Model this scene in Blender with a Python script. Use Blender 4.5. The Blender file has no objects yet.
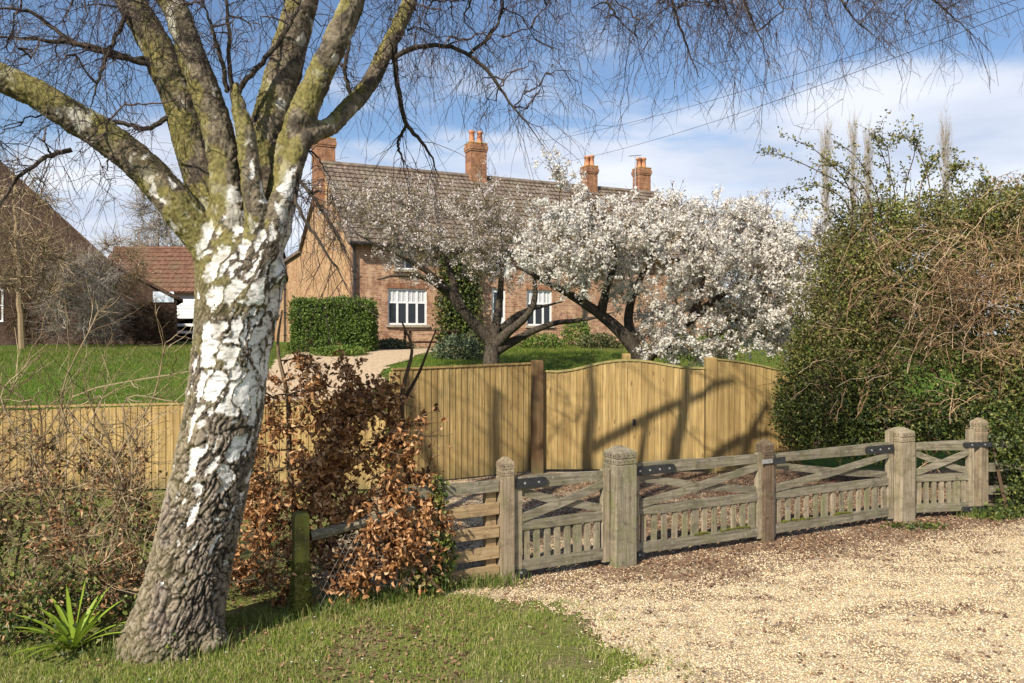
import bpy, math, random
import numpy as np
from mathutils import Vector

random.seed(7)
RNG = np.random.default_rng(11)
S = bpy.context.scene
COL = S.collection

# ------------------------------------------------------------------ camera
F = 796.0; HX, HY = 512.0, 335.0; CAMZ = 2.2
cam_data = bpy.data.cameras.new('camera')
cam = bpy.data.objects.new('camera', cam_data)
COL.objects.link(cam)
cam.location = (0, 0, CAMZ)
cam.rotation_euler = (math.radians(90), 0, 0)
cam_data.sensor_width = 36.0
cam_data.lens = F / 1024 * 36.0
cam_data.shift_y = -6.5 / 1024
cam_data.clip_start = 0.05
cam_data.clip_end = 8000
S.camera = cam

# ------------------------------------------------------------------ sun, sky, exposure
SUN_AZ_X, SUN_AZ_Y, SUN_EL = -0.52, -0.854, math.radians(37)   # horizontal direction towards the sun
sun_dir = Vector((SUN_AZ_X, SUN_AZ_Y, 0)).normalized() * math.cos(SUN_EL) + Vector((0, 0, math.sin(SUN_EL)))
sun_data = bpy.data.lights.new('sun', 'SUN')
sun_data.energy = 5.0
sun_data.angle = math.radians(0.5)
sun_data.color = (1.0, 0.925, 0.80)
sun = bpy.data.objects.new('sun', sun_data)
COL.objects.link(sun)
sun.rotation_euler = (-sun_dir).to_track_quat('-Z', 'Y').to_euler()

world = bpy.data.worlds.new('World'); S.world = world
world.use_nodes = True
wt = world.node_tree
for n in list(wt.nodes): wt.nodes.remove(n)
def wn(t, **k):
    n = wt.nodes.new(t)
    for a, b in k.items(): setattr(n, a, b)
    return n
w_out = wn('ShaderNodeOutputWorld'); w_bg = wn('ShaderNodeBackground')
sky = wn('ShaderNodeTexSky', sky_type='NISHITA')
sky.sun_disc = False
sky.sun_elevation = SUN_EL
sky.sun_rotation = math.atan2(SUN_AZ_X, SUN_AZ_Y)
sky.air_density = 1.0; sky.dust_density = 0.6; sky.ozone_density = 1.6
w_bg.inputs['Strength'].default_value = 0.078
# clouds: a layer of soft cumulus low in the sky, laid out by direction
tc = wn('ShaderNodeTexCoord')
sep = wn('ShaderNodeSeparateXYZ'); wt.links.new(tc.outputs['Generated'], sep.inputs[0])
def wmath(op, a, b=None, c=None, clamp=False):
    n = wn('ShaderNodeMath', operation=op, use_clamp=clamp)
    for i, v in enumerate((a, b, c)):
        if v is None: continue
        if hasattr(v, 'default_value'): wt.links.new(v, n.inputs[i])
        else: n.inputs[i].default_value = v
    return n.outputs[0]
zz = wmath('ADD', wmath('MAXIMUM', sep.outputs[2], 0.0), 0.10)
cx = wmath('DIVIDE', sep.outputs[0], zz); cy = wmath('DIVIDE', sep.outputs[1], zz)
comb = wn('ShaderNodeCombineXYZ'); wt.links.new(cx, comb.inputs[0]); wt.links.new(cy, comb.inputs[1])
cn = wn('ShaderNodeTexNoise'); cn.inputs['Scale'].default_value = 0.85; cn.inputs['Detail'].default_value = 9
cn.inputs['Roughness'].default_value = 0.55; cn.inputs['Distortion'].default_value = 0.25
wt.links.new(comb.outputs[0], cn.inputs['Vector'])
# more cloud near the horizon and towards the right, open blue higher up
lowness = wmath('SUBTRACT', 1.0, wmath('MULTIPLY', sep.outputs[2], 2.6), clamp=True)
rightness = wmath('MULTIPLY', sep.outputs[0], 0.22)
cover = wmath('ADD', wmath('ADD', cn.outputs['Fac'], wmath('MULTIPLY', lowness, 0.46)), rightness)
cfac = wn('ShaderNodeMapRange', interpolation_type='SMOOTHSTEP')
cfac.inputs['From Min'].default_value = 0.56; cfac.inputs['From Max'].default_value = 0.74
wt.links.new(cover, cfac.inputs['Value'])
shade = wn('ShaderNodeTexNoise'); shade.inputs['Scale'].default_value = 1.4; shade.inputs['Detail'].default_value = 6
shmap = wn('ShaderNodeMapping'); shmap.inputs['Location'].default_value = (4.3, 1.7, 2.0)
wt.links.new(comb.outputs[0], shmap.inputs['Vector']); wt.links.new(shmap.outputs[0], shade.inputs['Vector'])
cr_ = wn('ShaderNodeValToRGB')
cr_.color_ramp.elements[0].position = 0.36; cr_.color_ramp.elements[0].color = (6.0, 6.6, 8.0, 1)
cr_.color_ramp.elements[1].position = 0.62; cr_.color_ramp.elements[1].color = (9.0, 9.25, 9.9, 1)
wt.links.new(shade.outputs['Fac'], cr_.inputs[0])
wmix = wn('ShaderNodeMix', data_type='RGBA')
skyg = wn('ShaderNodeMix', data_type='RGBA', blend_type='MULTIPLY'); skyg.inputs[0].default_value = 1.0
skyg.inputs[7].default_value = (1.13, 1.2, 1.31, 1)
wt.links.new(sky.outputs[0], skyg.inputs[6])
wt.links.new(wmath('MULTIPLY', cfac.outputs[0], 0.88), wmix.inputs[0])
wt.links.new(skyg.outputs[2], wmix.inputs[6]); wt.links.new(cr_.outputs[0], wmix.inputs[7])
wt.links.new(wmix.outputs[2], w_bg.inputs['Color'])
wt.links.new(w_bg.outputs[0], w_out.inputs[0])

S.view_settings.view_transform = 'Standard'
S.view_settings.look = 'None'
S.view_settings.exposure = 0.5
S.view_settings.gamma = 1.0
S.cycles.max_bounces = 6
S.cycles.transparent_max_bounces = 8
S.cycles.caustics_reflective = False; S.cycles.caustics_refractive = False
try:
    S.cycles.use_denoising = True
    S.cycles.denoiser = 'OPENIMAGEDENOISE'
except Exception: pass

# ------------------------------------------------------------------ helpers
def P(px, py, d):
    """point of the place seen at pixel (px, py), d metres ahead of the camera"""
    return np.array([(px - HX) / F * d, d, CAMZ + (HY - py) / F * d])

def sstep(a, b, x):
    t = np.clip((x - a) / (b - a), 0, 1)
    return t * t * (3 - 2 * t)

def gz(x, y):
    """height of the ground"""
    x = np.asarray(x, float); y = np.asarray(y, float)
    t = np.clip((y - 12.7) / 12.3, 0, 1)
    return 1.7 * (0.55 * t + 0.45 * t * t * (3 - 2 * t)) + 0.16 * np.clip((y - 25) / 12, 0, 1)

_perm = np.random.default_rng(5).random(65536)
def _h(ix, iy, iz):
    return _perm[((ix * 73856093) ^ (iy * 19349663) ^ (iz * 83492791)) & 65535]
def vnoise(p, octaves=1):
    p = np.asarray(p, float); out = np.zeros(len(p)); a = 1.0; tot = 0
    for _ in range(octaves):
        i = np.floor(p).astype(np.int64); f = p - i; f = f * f * (3 - 2 * f)
        v = 0
        for dx in (0, 1):
            wx = f[:, 0] if dx else 1 - f[:, 0]
            for dy in (0, 1):
                wy = f[:, 1] if dy else 1 - f[:, 1]
                for dz in (0, 1):
                    wz = f[:, 2] if dz else 1 - f[:, 2]
                    v = v + wx * wy * wz * _h(i[:, 0] + dx, i[:, 1] + dy, i[:, 2] + dz)
        out += a * v; tot += a; a *= 0.5; p = p * 2.03 + 17.1
    return out / tot
def worley(p):
    i = np.floor(p).astype(np.int64); f1 = np.full(len(p), 9.0); f2 = f1.copy(); cid = np.zeros(len(p))
    for dx in (-1, 0, 1):
        for dy in (-1, 0, 1):
            for dz in (-1, 0, 1):
                a, b, c = i[:, 0] + dx, i[:, 1] + dy, i[:, 2] + dz
                r = _h(a, b, c)
                q = np.stack([a + r, b + _h(a + 91, b, c), c + _h(a, b + 57, c)], 1)
                d = np.linalg.norm(p - q, axis=1)
                n = d < f1
                f2 = np.where(n, f1, np.minimum(f2, d)); cid = np.where(n, r, cid); f1 = np.where(n, d, f1)
    return f1, f2, cid

class MB:
    """collects vertices and faces of ONE mesh"""
    def __init__(s): s.V = []; s.Q = []; s.T = []; s.N = []; s.n = 0
    def add(s, V, quads=None, tris=None, ngons=None):
        V = np.asarray(V, float).reshape(-1, 3)
        if quads is not None and len(quads): s.Q.append(np.asarray(quads, np.int64).reshape(-1, 4) + s.n)
        if tris is not None and len(tris): s.T.append(np.asarray(tris, np.int64).reshape(-1, 3) + s.n)
        if ngons: s.N += [[i + s.n for i in g] for g in ngons]
        s.V.append(V); s.n += len(V); return s
    def box(s, lo, hi):
        (a, b, c), (d, e, f) = lo, hi
        return s.add([(a,b,c),(d,b,c),(d,e,c),(a,e,c),(a,b,f),(d,b,f),(d,e,f),(a,e,f)],
                     [(0,3,2,1),(4,5,6,7),(0,1,5,4),(1,2,6,5),(2,3,7,6),(3,0,4,7)])
    def hexa(s, pts):   # 8 corners: bottom ring then top ring
        return s.add(pts, [(0,3,2,1),(4,5,6,7),(0,1,5,4),(1,2,6,5),(2,3,7,6),(3,0,4,7)])
    def prism(s, prof, a, b, up, depth):
        pass
    def tubes(s, Pt, R, k=5, cap=False):
        Pt = np.asarray(Pt, float); R = np.asarray(R, float)
        if Pt.ndim == 2: Pt = Pt[None]; R = R[None]
        M, n, _ = Pt.shape
        T = np.gradient(Pt, axis=1); T /= np.linalg.norm(T, axis=2, keepdims=True) + 1e-9
        mt = np.abs(T.mean(axis=1)); ref = np.zeros((M, 3)); ref[np.arange(M), mt.argmin(axis=1)] = 1
        U = np.cross(T, ref[:, None, :]); U /= np.linalg.norm(U, axis=2, keepdims=True) + 1e-9
        W = np.cross(T, U)
        a = np.arange(k) * 2 * math.pi / k
        V = Pt[:, :, None, :] + R[:, :, None, None] * (np.cos(a)[None, None, :, None] * U[:, :, None, :] + np.sin(a)[None, None, :, None] * W[:, :, None, :])
        m, i, j = np.meshgrid(np.arange(M), np.arange(n - 1), np.arange(k), indexing='ij')
        b = m * n * k; j2 = (j + 1) % k
        q = np.stack([b + i * k + j, b + i * k + j2, b + (i + 1) * k + j2, b + (i + 1) * k + j], -1).reshape(-1, 4)
        ng = None
        if cap:
            ng = []
            for mm in range(M):
                o = mm * n * k
                ng += [list(range(o, o + k))[::-1], list(range(o + (n - 1) * k, o + n * k))]
        return s.add(V.reshape(-1, 3), q, ngons=ng)
    def leaves(s, pos, d, nrm, L, Wd, fold=0.25, curl=0.0):
        """leaf blades: two quads folded along the midrib"""
        pos = np.asarray(pos, float); M = len(pos)
        d = d / (np.linalg.norm(d, axis=1, keepdims=True) + 1e-9)
        nrm = nrm - (nrm * d).sum(1, keepdims=True) * d; nrm /= np.linalg.norm(nrm, axis=1, keepdims=True) + 1e-9
        sd = np.cross(d, nrm); L = np.broadcast_to(L, M)[:, None]; Wd = np.broadcast_to(Wd, M)[:, None]
        e = fold * Wd * nrm; cv = -curl * L * nrm
        V = np.stack([pos, pos + .33*L*d - .5*Wd*sd + e, pos + .70*L*d - .38*Wd*sd + e*.8 + cv*.4, pos + L*d + cv,
                      pos + .70*L*d + .38*Wd*sd + e*.8 + cv*.4, pos + .33*L*d + .5*Wd*sd + e], 1)
        b = (np.arange(M) * 6)[:, None]
        q = np.concatenate([b + np.array([[0, 3, 2, 1]]), b + np.array([[0, 5, 4, 3]])])
        return s.add(V.reshape(-1, 3), q)
    def blades(s, pos, h, w, lean, seg=1):
        """grass blades"""
        M = len(pos); a = RNG.random(M) * 2 * math.pi
        sd = np.stack([np.cos(a), np.sin(a), 0 * a], 1); w = np.broadcast_to(w, M)[:, None]; h = np.broadcast_to(h, M)[:, None]
        b2 = RNG.random(M) * 2 * math.pi; ld = np.stack([np.cos(b2), np.sin(b2), 0 * b2], 1) * (RNG.random((M, 1)) * lean)
        up = np.array([[0, 0, 1.0]])
        mid = pos + h * .55 * (up + ld * .4); tip = pos + h * (up * .92 + ld)
        V = np.stack([pos - sd*w*.5, pos + sd*w*.5, mid + sd*w*.38, mid - sd*w*.38, tip], 1).reshape(-1, 3)
        o = (np.arange(M) * 5)[:, None]
        return s.add(V, o + np.array([[0, 1, 2, 3]]), o + np.array([[3, 2, 4]]))
    def build(s, name, mat, parent=None, loc=None, smooth=False, label=None):
        V = np.concatenate(s.V) if s.V else np.zeros((0, 3))
        if parent is not None and loc is None:
            V = V - np.array(PLOC.get(parent.name, (0, 0, 0)))
        elif loc is not None and parent is None:
            V = V - np.array(loc)
        Q = np.concatenate(s.Q) if s.Q else np.zeros((0, 4), np.int64)
        T = np.concatenate(s.T) if s.T else np.zeros((0, 3), np.int64)
        me = bpy.data.meshes.new(name)
        ng = s.N; nl = Q.size + T.size + sum(len(g) for g in ng)
        me.vertices.add(len(V)); me.vertices.foreach_set('co', V.astype(np.float32).ravel())
        me.loops.add(nl)
        idx = np.concatenate([Q.ravel(), T.ravel()] + ([np.concatenate([np.array(g) for g in ng])] if ng else [])).astype(np.int32)
        me.loops.foreach_set('vertex_index', idx)
        tot = np.concatenate([np.full(len(Q), 4), np.full(len(T), 3), np.array([len(g) for g in ng], int)]).astype(np.int32)
        st = np.concatenate([[0], np.cumsum(tot)[:-1]]).astype(np.int32)
        me.polygons.add(len(tot)); me.polygons.foreach_set('loop_start', st)
        me.polygons.foreach_set('use_smooth', np.full(len(tot), bool(smooth)))
        me.update(calc_edges=True); me.validate()
        me.materials.append(mat)
        o = bpy.data.objects.new(name, me); COL.objects.link(o)
        if parent is not None: o.parent = parent
        elif loc is not None: o.location = loc
        if label: o['label'] = label
        return o

PLOC = {}
def tag(o, label=None, cat=None, group=None, kind=None):
    if label: o['label'] = label
    if cat: o['category'] = cat
    if group: o['group'] = group
    if kind: o['kind'] = kind
    return o
def thing(name, label, cat, loc, group=None, rz=0.0):
    o = bpy.data.objects.new(name, None); o.empty_display_size = 0.2
    COL.objects.link(o); o.location = tuple(float(v) for v in loc); o.rotation_euler = (0, 0, rz)
    PLOC[o.name] = tuple(float(v) for v in loc) if rz == 0 else (0, 0, 0)
    return tag(o, label, cat, group)

def cr(pts, n):
    """smooth curve through points (any columns)"""
    p = np.asarray(pts, float); k = len(p)
    p = np.concatenate([2*p[:1]-p[1:2], p, 2*p[-1:]-p[-2:-1]])
    t = np.linspace(0, k - 1 - 1e-6, n); i = t.astype(int); f = (t - i)[:, None]
    a, b, c, d = p[i], p[i+1], p[i+2], p[i+3]
    return .5*((2*b) + (-a+c)*f + (2*a-5*b+4*c-d)*f*f + (-a+3*b-3*c+d)*f**3)
def rdir(M, zb=0.0):
    v = RNG.normal(size=(M, 3)); v[:, 2] += zb
    return v / (np.linalg.norm(v, axis=1, keepdims=True) + 1e-9)
def attach(skel, targets, n=7, wob=0.08, sag=0.0, zpen=1.0, bias=None):
    """joins every target to the nearest point of the growing skeleton; returns the paths"""
    skel = [np.asarray(skel, float)]; targets = np.asarray(targets, float)
    nodes = np.concatenate(skel); cap = np.zeros((len(nodes) + len(targets) * n, 3)); cap[:len(nodes)] = nodes; m = len(nodes)
    d0 = np.array([np.min(((nodes - t) ** 2).sum(1)) for t in targets])
    out = []
    tt = np.linspace(0, 1, n)[:, None]
    for t in targets[np.argsort(d0)]:
        dv = cap[:m] - t
        pen = (dv ** 2).sum(1) + zpen * np.maximum(dv[:, 2], 0) ** 2
        s0 = cap[pen.argmin()]
        L = np.linalg.norm(t - s0)
        mid = (s0 + t) / 2 + RNG.normal(size=3) * wob * L + np.array([0, 0, sag * L])
        path = (1-tt)**2 * s0 + 2*(1-tt)*tt*mid + tt**2 * t
        path[1:-1] += RNG.normal(size=(n-2, 3)) * wob * .25 * L
        out.append(path); cap[m:m+n-1] = path[1:]; m += n - 1
    return np.array(out)

# ------------------------------------------------------------------ materials
class Mat:
    def __init__(s, name, rough=0.8, spec=0.3):
        s.m = bpy.data.materials.new(name); s.m.use_nodes = True; s.nt = s.m.node_tree
        s.b = s.nt.nodes['Principled BSDF']; s.out = s.nt.nodes['Material Output']
        s.b.inputs['Roughness'].default_value = rough; s.b.inputs['Specular IOR Level'].default_value = spec
        s.geo = s.nt.nodes.new('ShaderNodeNewGeometry')
        s.pos = s.geo.outputs['Position']; s.rnd = s.geo.outputs['Random Per Island']
    def n(s, t, **k):
        x = s.nt.nodes.new(t)
        for a, b in k.items(): setattr(x, a, b)
        return x
    def l(s, a, b): s.nt.links.new(a, b)
    def obj(s):
        return s.n('ShaderNodeTexCoord').outputs['Object']
    def vec(s, v, scale=(1, 1, 1), rot=(0, 0, 0), loc=(0, 0, 0)):
        m = s.n('ShaderNodeMapping'); s.l(v, m.inputs['Vector'])
        m.inputs['Scale'].default_value = scale; m.inputs['Rotation'].default_value = rot; m.inputs['Location'].default_value = loc
        return m.outputs[0]
    def noise(s, v, scale, detail=4, rough=.55, dist=0.0):
        x = s.n('ShaderNodeTexNoise'); s.l(v, x.inputs['Vector']); x.inputs['Scale'].default_value = scale
        x.inputs['Detail'].default_value = detail; x.inputs['Roughness'].default_value = rough; x.inputs['Distortion'].default_value = dist
        return x.outputs['Fac']
    def ramp(s, fac, stops):
        x = s.n('ShaderNodeValToRGB'); s.l(fac, x.inputs[0]); e = x.color_ramp.elements
        while len(e) < len(stops): e.new(0.5)
        for i, (p, c) in enumerate(stops):
            e[i].position = p; e[i].color = (c[0], c[1], c[2], 1) if hasattr(c, '__len__') else (c, c, c, 1)
        return x.outputs[0]
    def mix(s, fac, a, b, mode='MIX'):
        x = s.n('ShaderNodeMix', data_type='RGBA', blend_type=mode)
        for i, v in ((0, fac), (6, a), (7, b)):
            if hasattr(v, 'default_value'): s.l(v, x.inputs[i])
            elif i == 0: x.inputs[0].default_value = v
            else: x.inputs[i].default_value = (*v, 1)
        return x.outputs[2]
    def math(s, op, a, b=0.0, clamp=False):
        x = s.n('ShaderNodeMath', operation=op, use_clamp=clamp)
        for i, v in enumerate((a, b)):
            if hasattr(v, 'default_value'): s.l(v, x.inputs[i])
            else: x.inputs[i].default_value = v
        return x.outputs[0]
    def sepz(s, v, i=2):
        x = s.n('ShaderNodeSeparateXYZ'); s.l(v, x.inputs[0]); return x.outputs[i]
    def bump(s, h, strength=.4, dist=.01):
        x = s.n('ShaderNodeBump'); s.l(h, x.inputs['Height']); x.inputs['Strength'].default_value = strength
        x.inputs['Distance'].default_value = dist; s.l(x.outputs[0], s.b.inputs['Normal'])
    def color(s, c):
        if hasattr(c, 'default_value'): s.l(c, s.b.inputs['Base Color'])
        else: s.b.inputs['Base Color'].default_value = (*c, 1)
        s.c = c; return s
    def translucent(s, amount, tint=None):
        t = s.n('ShaderNodeBsdfTranslucent'); mx = s.n('ShaderNodeMixShader'); mx.inputs[0].default_value = amount
        if hasattr(s.c, 'default_value'): s.l(s.c, t.inputs['Color'])
        else: t.inputs['Color'].default_value = (*s.c, 1)
        s.l(s.b.outputs[0], mx.inputs[1]); s.l(t.outputs[0], mx.inputs[2]); s.l(mx.outputs[0], s.out.inputs[0]); return s

def leaf_mat(name, stops, trans=.3, rough=.55, spec=.35, patch=None, pscale=1.2):
    m = Mat(name, rough, spec)
    c = m.ramp(m.rnd, stops)
    if patch is not None:
        c = m.mix(m.ramp(m.noise(m.pos, pscale, 3), [(.42, 0), (.62, 1)]), c, m.mix(.65, c, patch))
    m.color(c)
    if trans: m.translucent(trans)
    return m.m
def simple_mat(name, c1, c2, scale=6, rough=.8, spec=.3, bump=0, metal=0, detail=5, stretch=(1, 1, 1)):
    m = Mat(name, rough, spec); f = m.noise(m.vec(m.pos, stretch), scale, detail)
    m.color(m.ramp(f, [(.32, c1), (.68, c2)])); m.b.inputs['Metallic'].default_value = metal
    if bump: m.bump(f, bump, .01)
    return m.m

def pine_mat(name, base, light, dark):
    m = Mat(name, .75, .2)
    off = m.n('ShaderNodeCombineXYZ'); m.l(m.math('MULTIPLY', m.rnd, 37.0), off.inputs[2])
    va = m.n('ShaderNodeVectorMath', operation='ADD'); m.l(m.pos, va.inputs[0]); m.l(off.outputs[0], va.inputs[1])
    grain = m.noise(m.vec(va.outputs[0], (38, 38, 1.6)), 1.0, 5, .6, .6)
    c = m.ramp(grain, [(.28, dark), (.5, base), (.72, light)])
    c = m.mix(m.ramp(m.rnd, [(0, 0.0), (.5, .4), (1, 1.0)]), c, m.mix(.55, c, dark))
    kn = m.n('ShaderNodeTexVoronoi'); m.l(m.vec(va.outputs[0], (8, 8, 2.2)), kn.inputs['Vector']); kn.inputs['Scale'].default_value = 1.0
    c = m.mix(m.ramp(kn.outputs['Distance'], [(.07, .75), (.13, 0)]), c, (.10, .05, .018))
    c = m.mix(m.ramp(m.noise(m.vec(va.outputs[0], (16, 16, .9)), 1.0, 4, .6), [(.46, 0), (.62, .6)]), c, dark)
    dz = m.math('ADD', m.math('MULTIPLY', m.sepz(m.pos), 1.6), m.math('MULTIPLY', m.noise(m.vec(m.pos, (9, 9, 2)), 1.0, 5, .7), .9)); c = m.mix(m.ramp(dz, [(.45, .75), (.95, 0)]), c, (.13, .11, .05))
    m.color(c)
    blot = m.noise(m.vec(m.pos, (3, 3, .8)), 1.3, 5, .65)
    c = m.mix(m.ramp(blot, [(.45, 0), (.75, .28)]), c, (.20, .15, .07)); m.color(c)
    m.bump(grain, .25, .006); return m.m
def oak_mat(name, stretch, base, light, moss, mossamt=.5):
    m = Mat(name, .85, .15)
    off = m.n('ShaderNodeCombineXYZ'); m.l(m.math('MULTIPLY', m.rnd, 23.0), off.inputs[0])
    va = m.n('ShaderNodeVectorMath', operation='ADD'); m.l(m.obj(), va.inputs[0]); m.l(off.outputs[0], va.inputs[1])
    g = m.noise(m.vec(va.outputs[0], stretch), 1.0, 6, .65, .5)
    c = m.ramp(g, [(.25, tuple(v*.42 for v in base)), (.48, base), (.74, light)])
    ms = m.noise(m.pos, 5.5, 5, .6)
    c = m.mix(m.ramp(ms, [(.46, 0), (.70, mossamt)]), c, moss)
    st = m.noise(m.pos, 13, 4, .6)
    c = m.mix(m.ramp(st, [(.54, 0), (.70, .65)]), c, tuple(v*.35 for v in base))
    c = m.mix(m.ramp(m.noise(m.vec(m.pos, (1, 1, 2)), 3.6, 6, .7), [(.5, 0), (.66, .5)]), c, tuple(v*.45 for v in base)); lic = m.noise(m.pos, 42, 3, .6); c = m.mix(m.ramp(lic, [(.64, 0), (.70, .6)]), c, (.42, .42, .33))
    m.color(c); m.bump(g, .5, .006); return m.m

# ================================================================== MATERIALS OF THE PLACE
# ground: thin verge grass, soil and old leaves
m = Mat('verge_soil', .95, .1)
n1 = m.noise(m.pos, 2.3, 6, .6); n2 = m.noise(m.pos, 34, 5, .7)
c = m.ramp(n2, [(.25, (.075,.055,.03)), (.5, (.19,.15,.08)), (.75, (.36,.29,.17))])
c = m.mix(m.ramp(n1, [(.34, 0), (.52, .85)]), c, m.ramp(n2, [(.3, (.09,.12,.022)), (.7, (.24,.255,.06))]))
m.color(c); m.bump(n2, .9, .03); SOIL = m.m
# gravel
m = Mat('gravel', .9, .2)
wv = m.n('ShaderNodeVectorMath', operation='ADD')
vo = m.n('ShaderNodeTexVoronoi'); vo.inputs['Scale'].default_value = 84; m.l(m.pos, vo.inputs['Vector'])
sepc = m.n('ShaderNodeSeparateColor'); m.l(vo.outputs['Color'], sepc.inputs[0])
c = m.ramp(sepc.outputs[0], [(0, (.34,.24,.13)), (.25, (.57,.43,.245)), (.6, (.69,.545,.34)), (.85, (.77,.66,.46)), (1, (.60,.53,.43))])
c = m.mix(m.ramp(vo.outputs['Distance'], [(.42, 0), (.85, .6)]), c, (.22,.15,.08))
dt = m.n('ShaderNodeVectorMath', operation='DOT_PRODUCT'); m.l(m.pos, dt.inputs[0]); dt.inputs[1].default_value = (.4488, -.8936, 0)
dist = m.math('ADD', dt.outputs['Value'], 6.362)     # metres in front of the line of the old gates
band = m.ramp(m.math('MULTIPLY', m.math('ADD', dist, 4.0), 0.1), [(.30, .80), (.395, .95), (.42, 1.0), (.445, .82), (.48, .48), (.54, .32), (.8, .26)])
pn = m.noise(m.vec(m.pos, (1, 1.7, 1)), 1.7, 8, .72)
leftness = m.ramp(m.math('MULTIPLY', m.sepz(m.pos, 0), .25), [(.05, .55), (.55, 1.0)]); band = m.math('MULTIPLY', m.sepz(band, 0), m.sepz(leftness, 0))
litter = m.ramp(m.math('ADD', pn, m.math('MULTIPLY', band, .42)), [(.60, 0), (.72, .85)])
fine = m.noise(m.pos, 60, 3, .7)
lc = m.ramp(fine, [(.3, (.08,.045,.027)), (.55, (.21,.125,.08)), (.75, (.36,.25,.165))])
c = m.mix(litter, c, lc)
c = m.mix(m.ramp(m.noise(m.pos, 3.1, 5, .7), [(.64, 0), (.76, .6)]), c, (.10,.11,.035))
m.color(c)
hh = m.math('ADD', m.math('MULTIPLY', vo.outputs['Distance'], -.8), m.math('MULTIPLY', sepc.outputs[1], .5))
m.bump(hh, .9, .012); GRAVEL = m.m
GRASS_GROUND = simple_mat('lawn_turf', (.035,.075,.008), (.10,.165,.022), 9, .95, .1, .5)
PATH = simple_mat('path_gravel', (.36,.26,.16), (.56,.43,.29), 12, .95, .1, .4)
FARFIELD = simple_mat('field_grass', (.05,.08,.02), (.10,.12,.035), .3, .95, .1)
PEBBLE = leaf_mat('pebble_stone', [(0, (.33,.225,.12)), (.25, (.55,.41,.23)), (.6, (.69,.545,.33)), (.85, (.77,.66,.46)), (1, (.52,.46,.36))], 0, .85, .2)
LITTER = leaf_mat('dead_leaf', [(0, (.06,.03,.018)), (.4, (.17,.09,.05)), (.8, (.30,.18,.10)), (1, (.45,.31,.18))], .1, .8)
BLADE = leaf_mat('grass_blade', [(0, (.10,.16,.018)), (.45, (.22,.29,.04)), (.7, (.34,.36,.08)), (.86, (.48,.42,.18)), (1, (.55,.47,.27))], .3, .6)
LAWNBLADE = leaf_mat('lawn_blade', [(0, (.05,.085,.008)), (.6, (.15,.20,.02)), (1, (.30,.31,.06))], .35, .6, patch=(.22, .20, .07), pscale=.9)
TUFT = leaf_mat('tuft_blade', [(0, (.05,.09,.012)), (.5, (.13,.19,.03)), (.8, (.26,.29,.08)), (1, (.42,.36,.18))], .35, .5)

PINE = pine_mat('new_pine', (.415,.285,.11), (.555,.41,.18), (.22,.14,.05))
PINEPOST = pine_mat('brown_pine', (.13,.075,.032), (.19,.115,.05), (.07,.038,.018))
PINECAP = simple_mat('green_capping', (.22,.19,.07), (.38,.31,.12), 14, .8, .2, .2)
OAKV = oak_mat('old_oak_upright', (42, 42, 2.2), (.285,.23,.155), (.43,.36,.26), (.17,.165,.07), .5)
OAKGREEN = oak_mat('mossy_oak_upright', (42, 42, 2.2), (.215,.182,.125), (.345,.30,.215), (.15,.165,.05), .65)
OAKH = oak_mat('old_oak_rail', (2.2, 42, 42), (.185,.16,.112), (.36,.32,.235), (.135,.135,.055), .55)
OAKPOST = oak_mat('old_oak_post', (42, 42, 2.2), (.25,.19,.125), (.39,.31,.215), (.16,.155,.07), .45)
OAKBROWN = oak_mat('brown_oak_post', (42, 42, 2.2), (.135,.092,.06), (.215,.152,.105), (.11,.10,.05), .4)
RAILWOOD = oak_mat('brown_rail', (2.2, 42, 42), (.33,.225,.12), (.48,.35,.20), (.25,.2,.09), .35)
MOSSPOST = oak_mat('moss_covered_post', (30, 30, 4), (.16,.14,.045), (.28,.25,.06), (.27,.27,.045), .85)
HOLESHADE = simple_mat('hole_shade_dark', (.05,.032,.02), (.09,.06,.035), 20)  # dark colour standing in for shade inside the drilled dots
IRON = simple_mat('black_iron', (.012,.013,.014), (.03,.032,.034), 30, .45, .5, .1)
STEEL = simple_mat('galvanised_bolt', (.45,.46,.47), (.62,.63,.64), 30, .4, .5, 0, .8)
WIRE = simple_mat('netting_wire', (.22,.22,.21), (.36,.36,.35), 30, .5, .5, 0, .5)
MOSS = simple_mat('moss', (.08,.085,.015), (.18,.18,.035), 60, .95, .05, .6)

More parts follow.
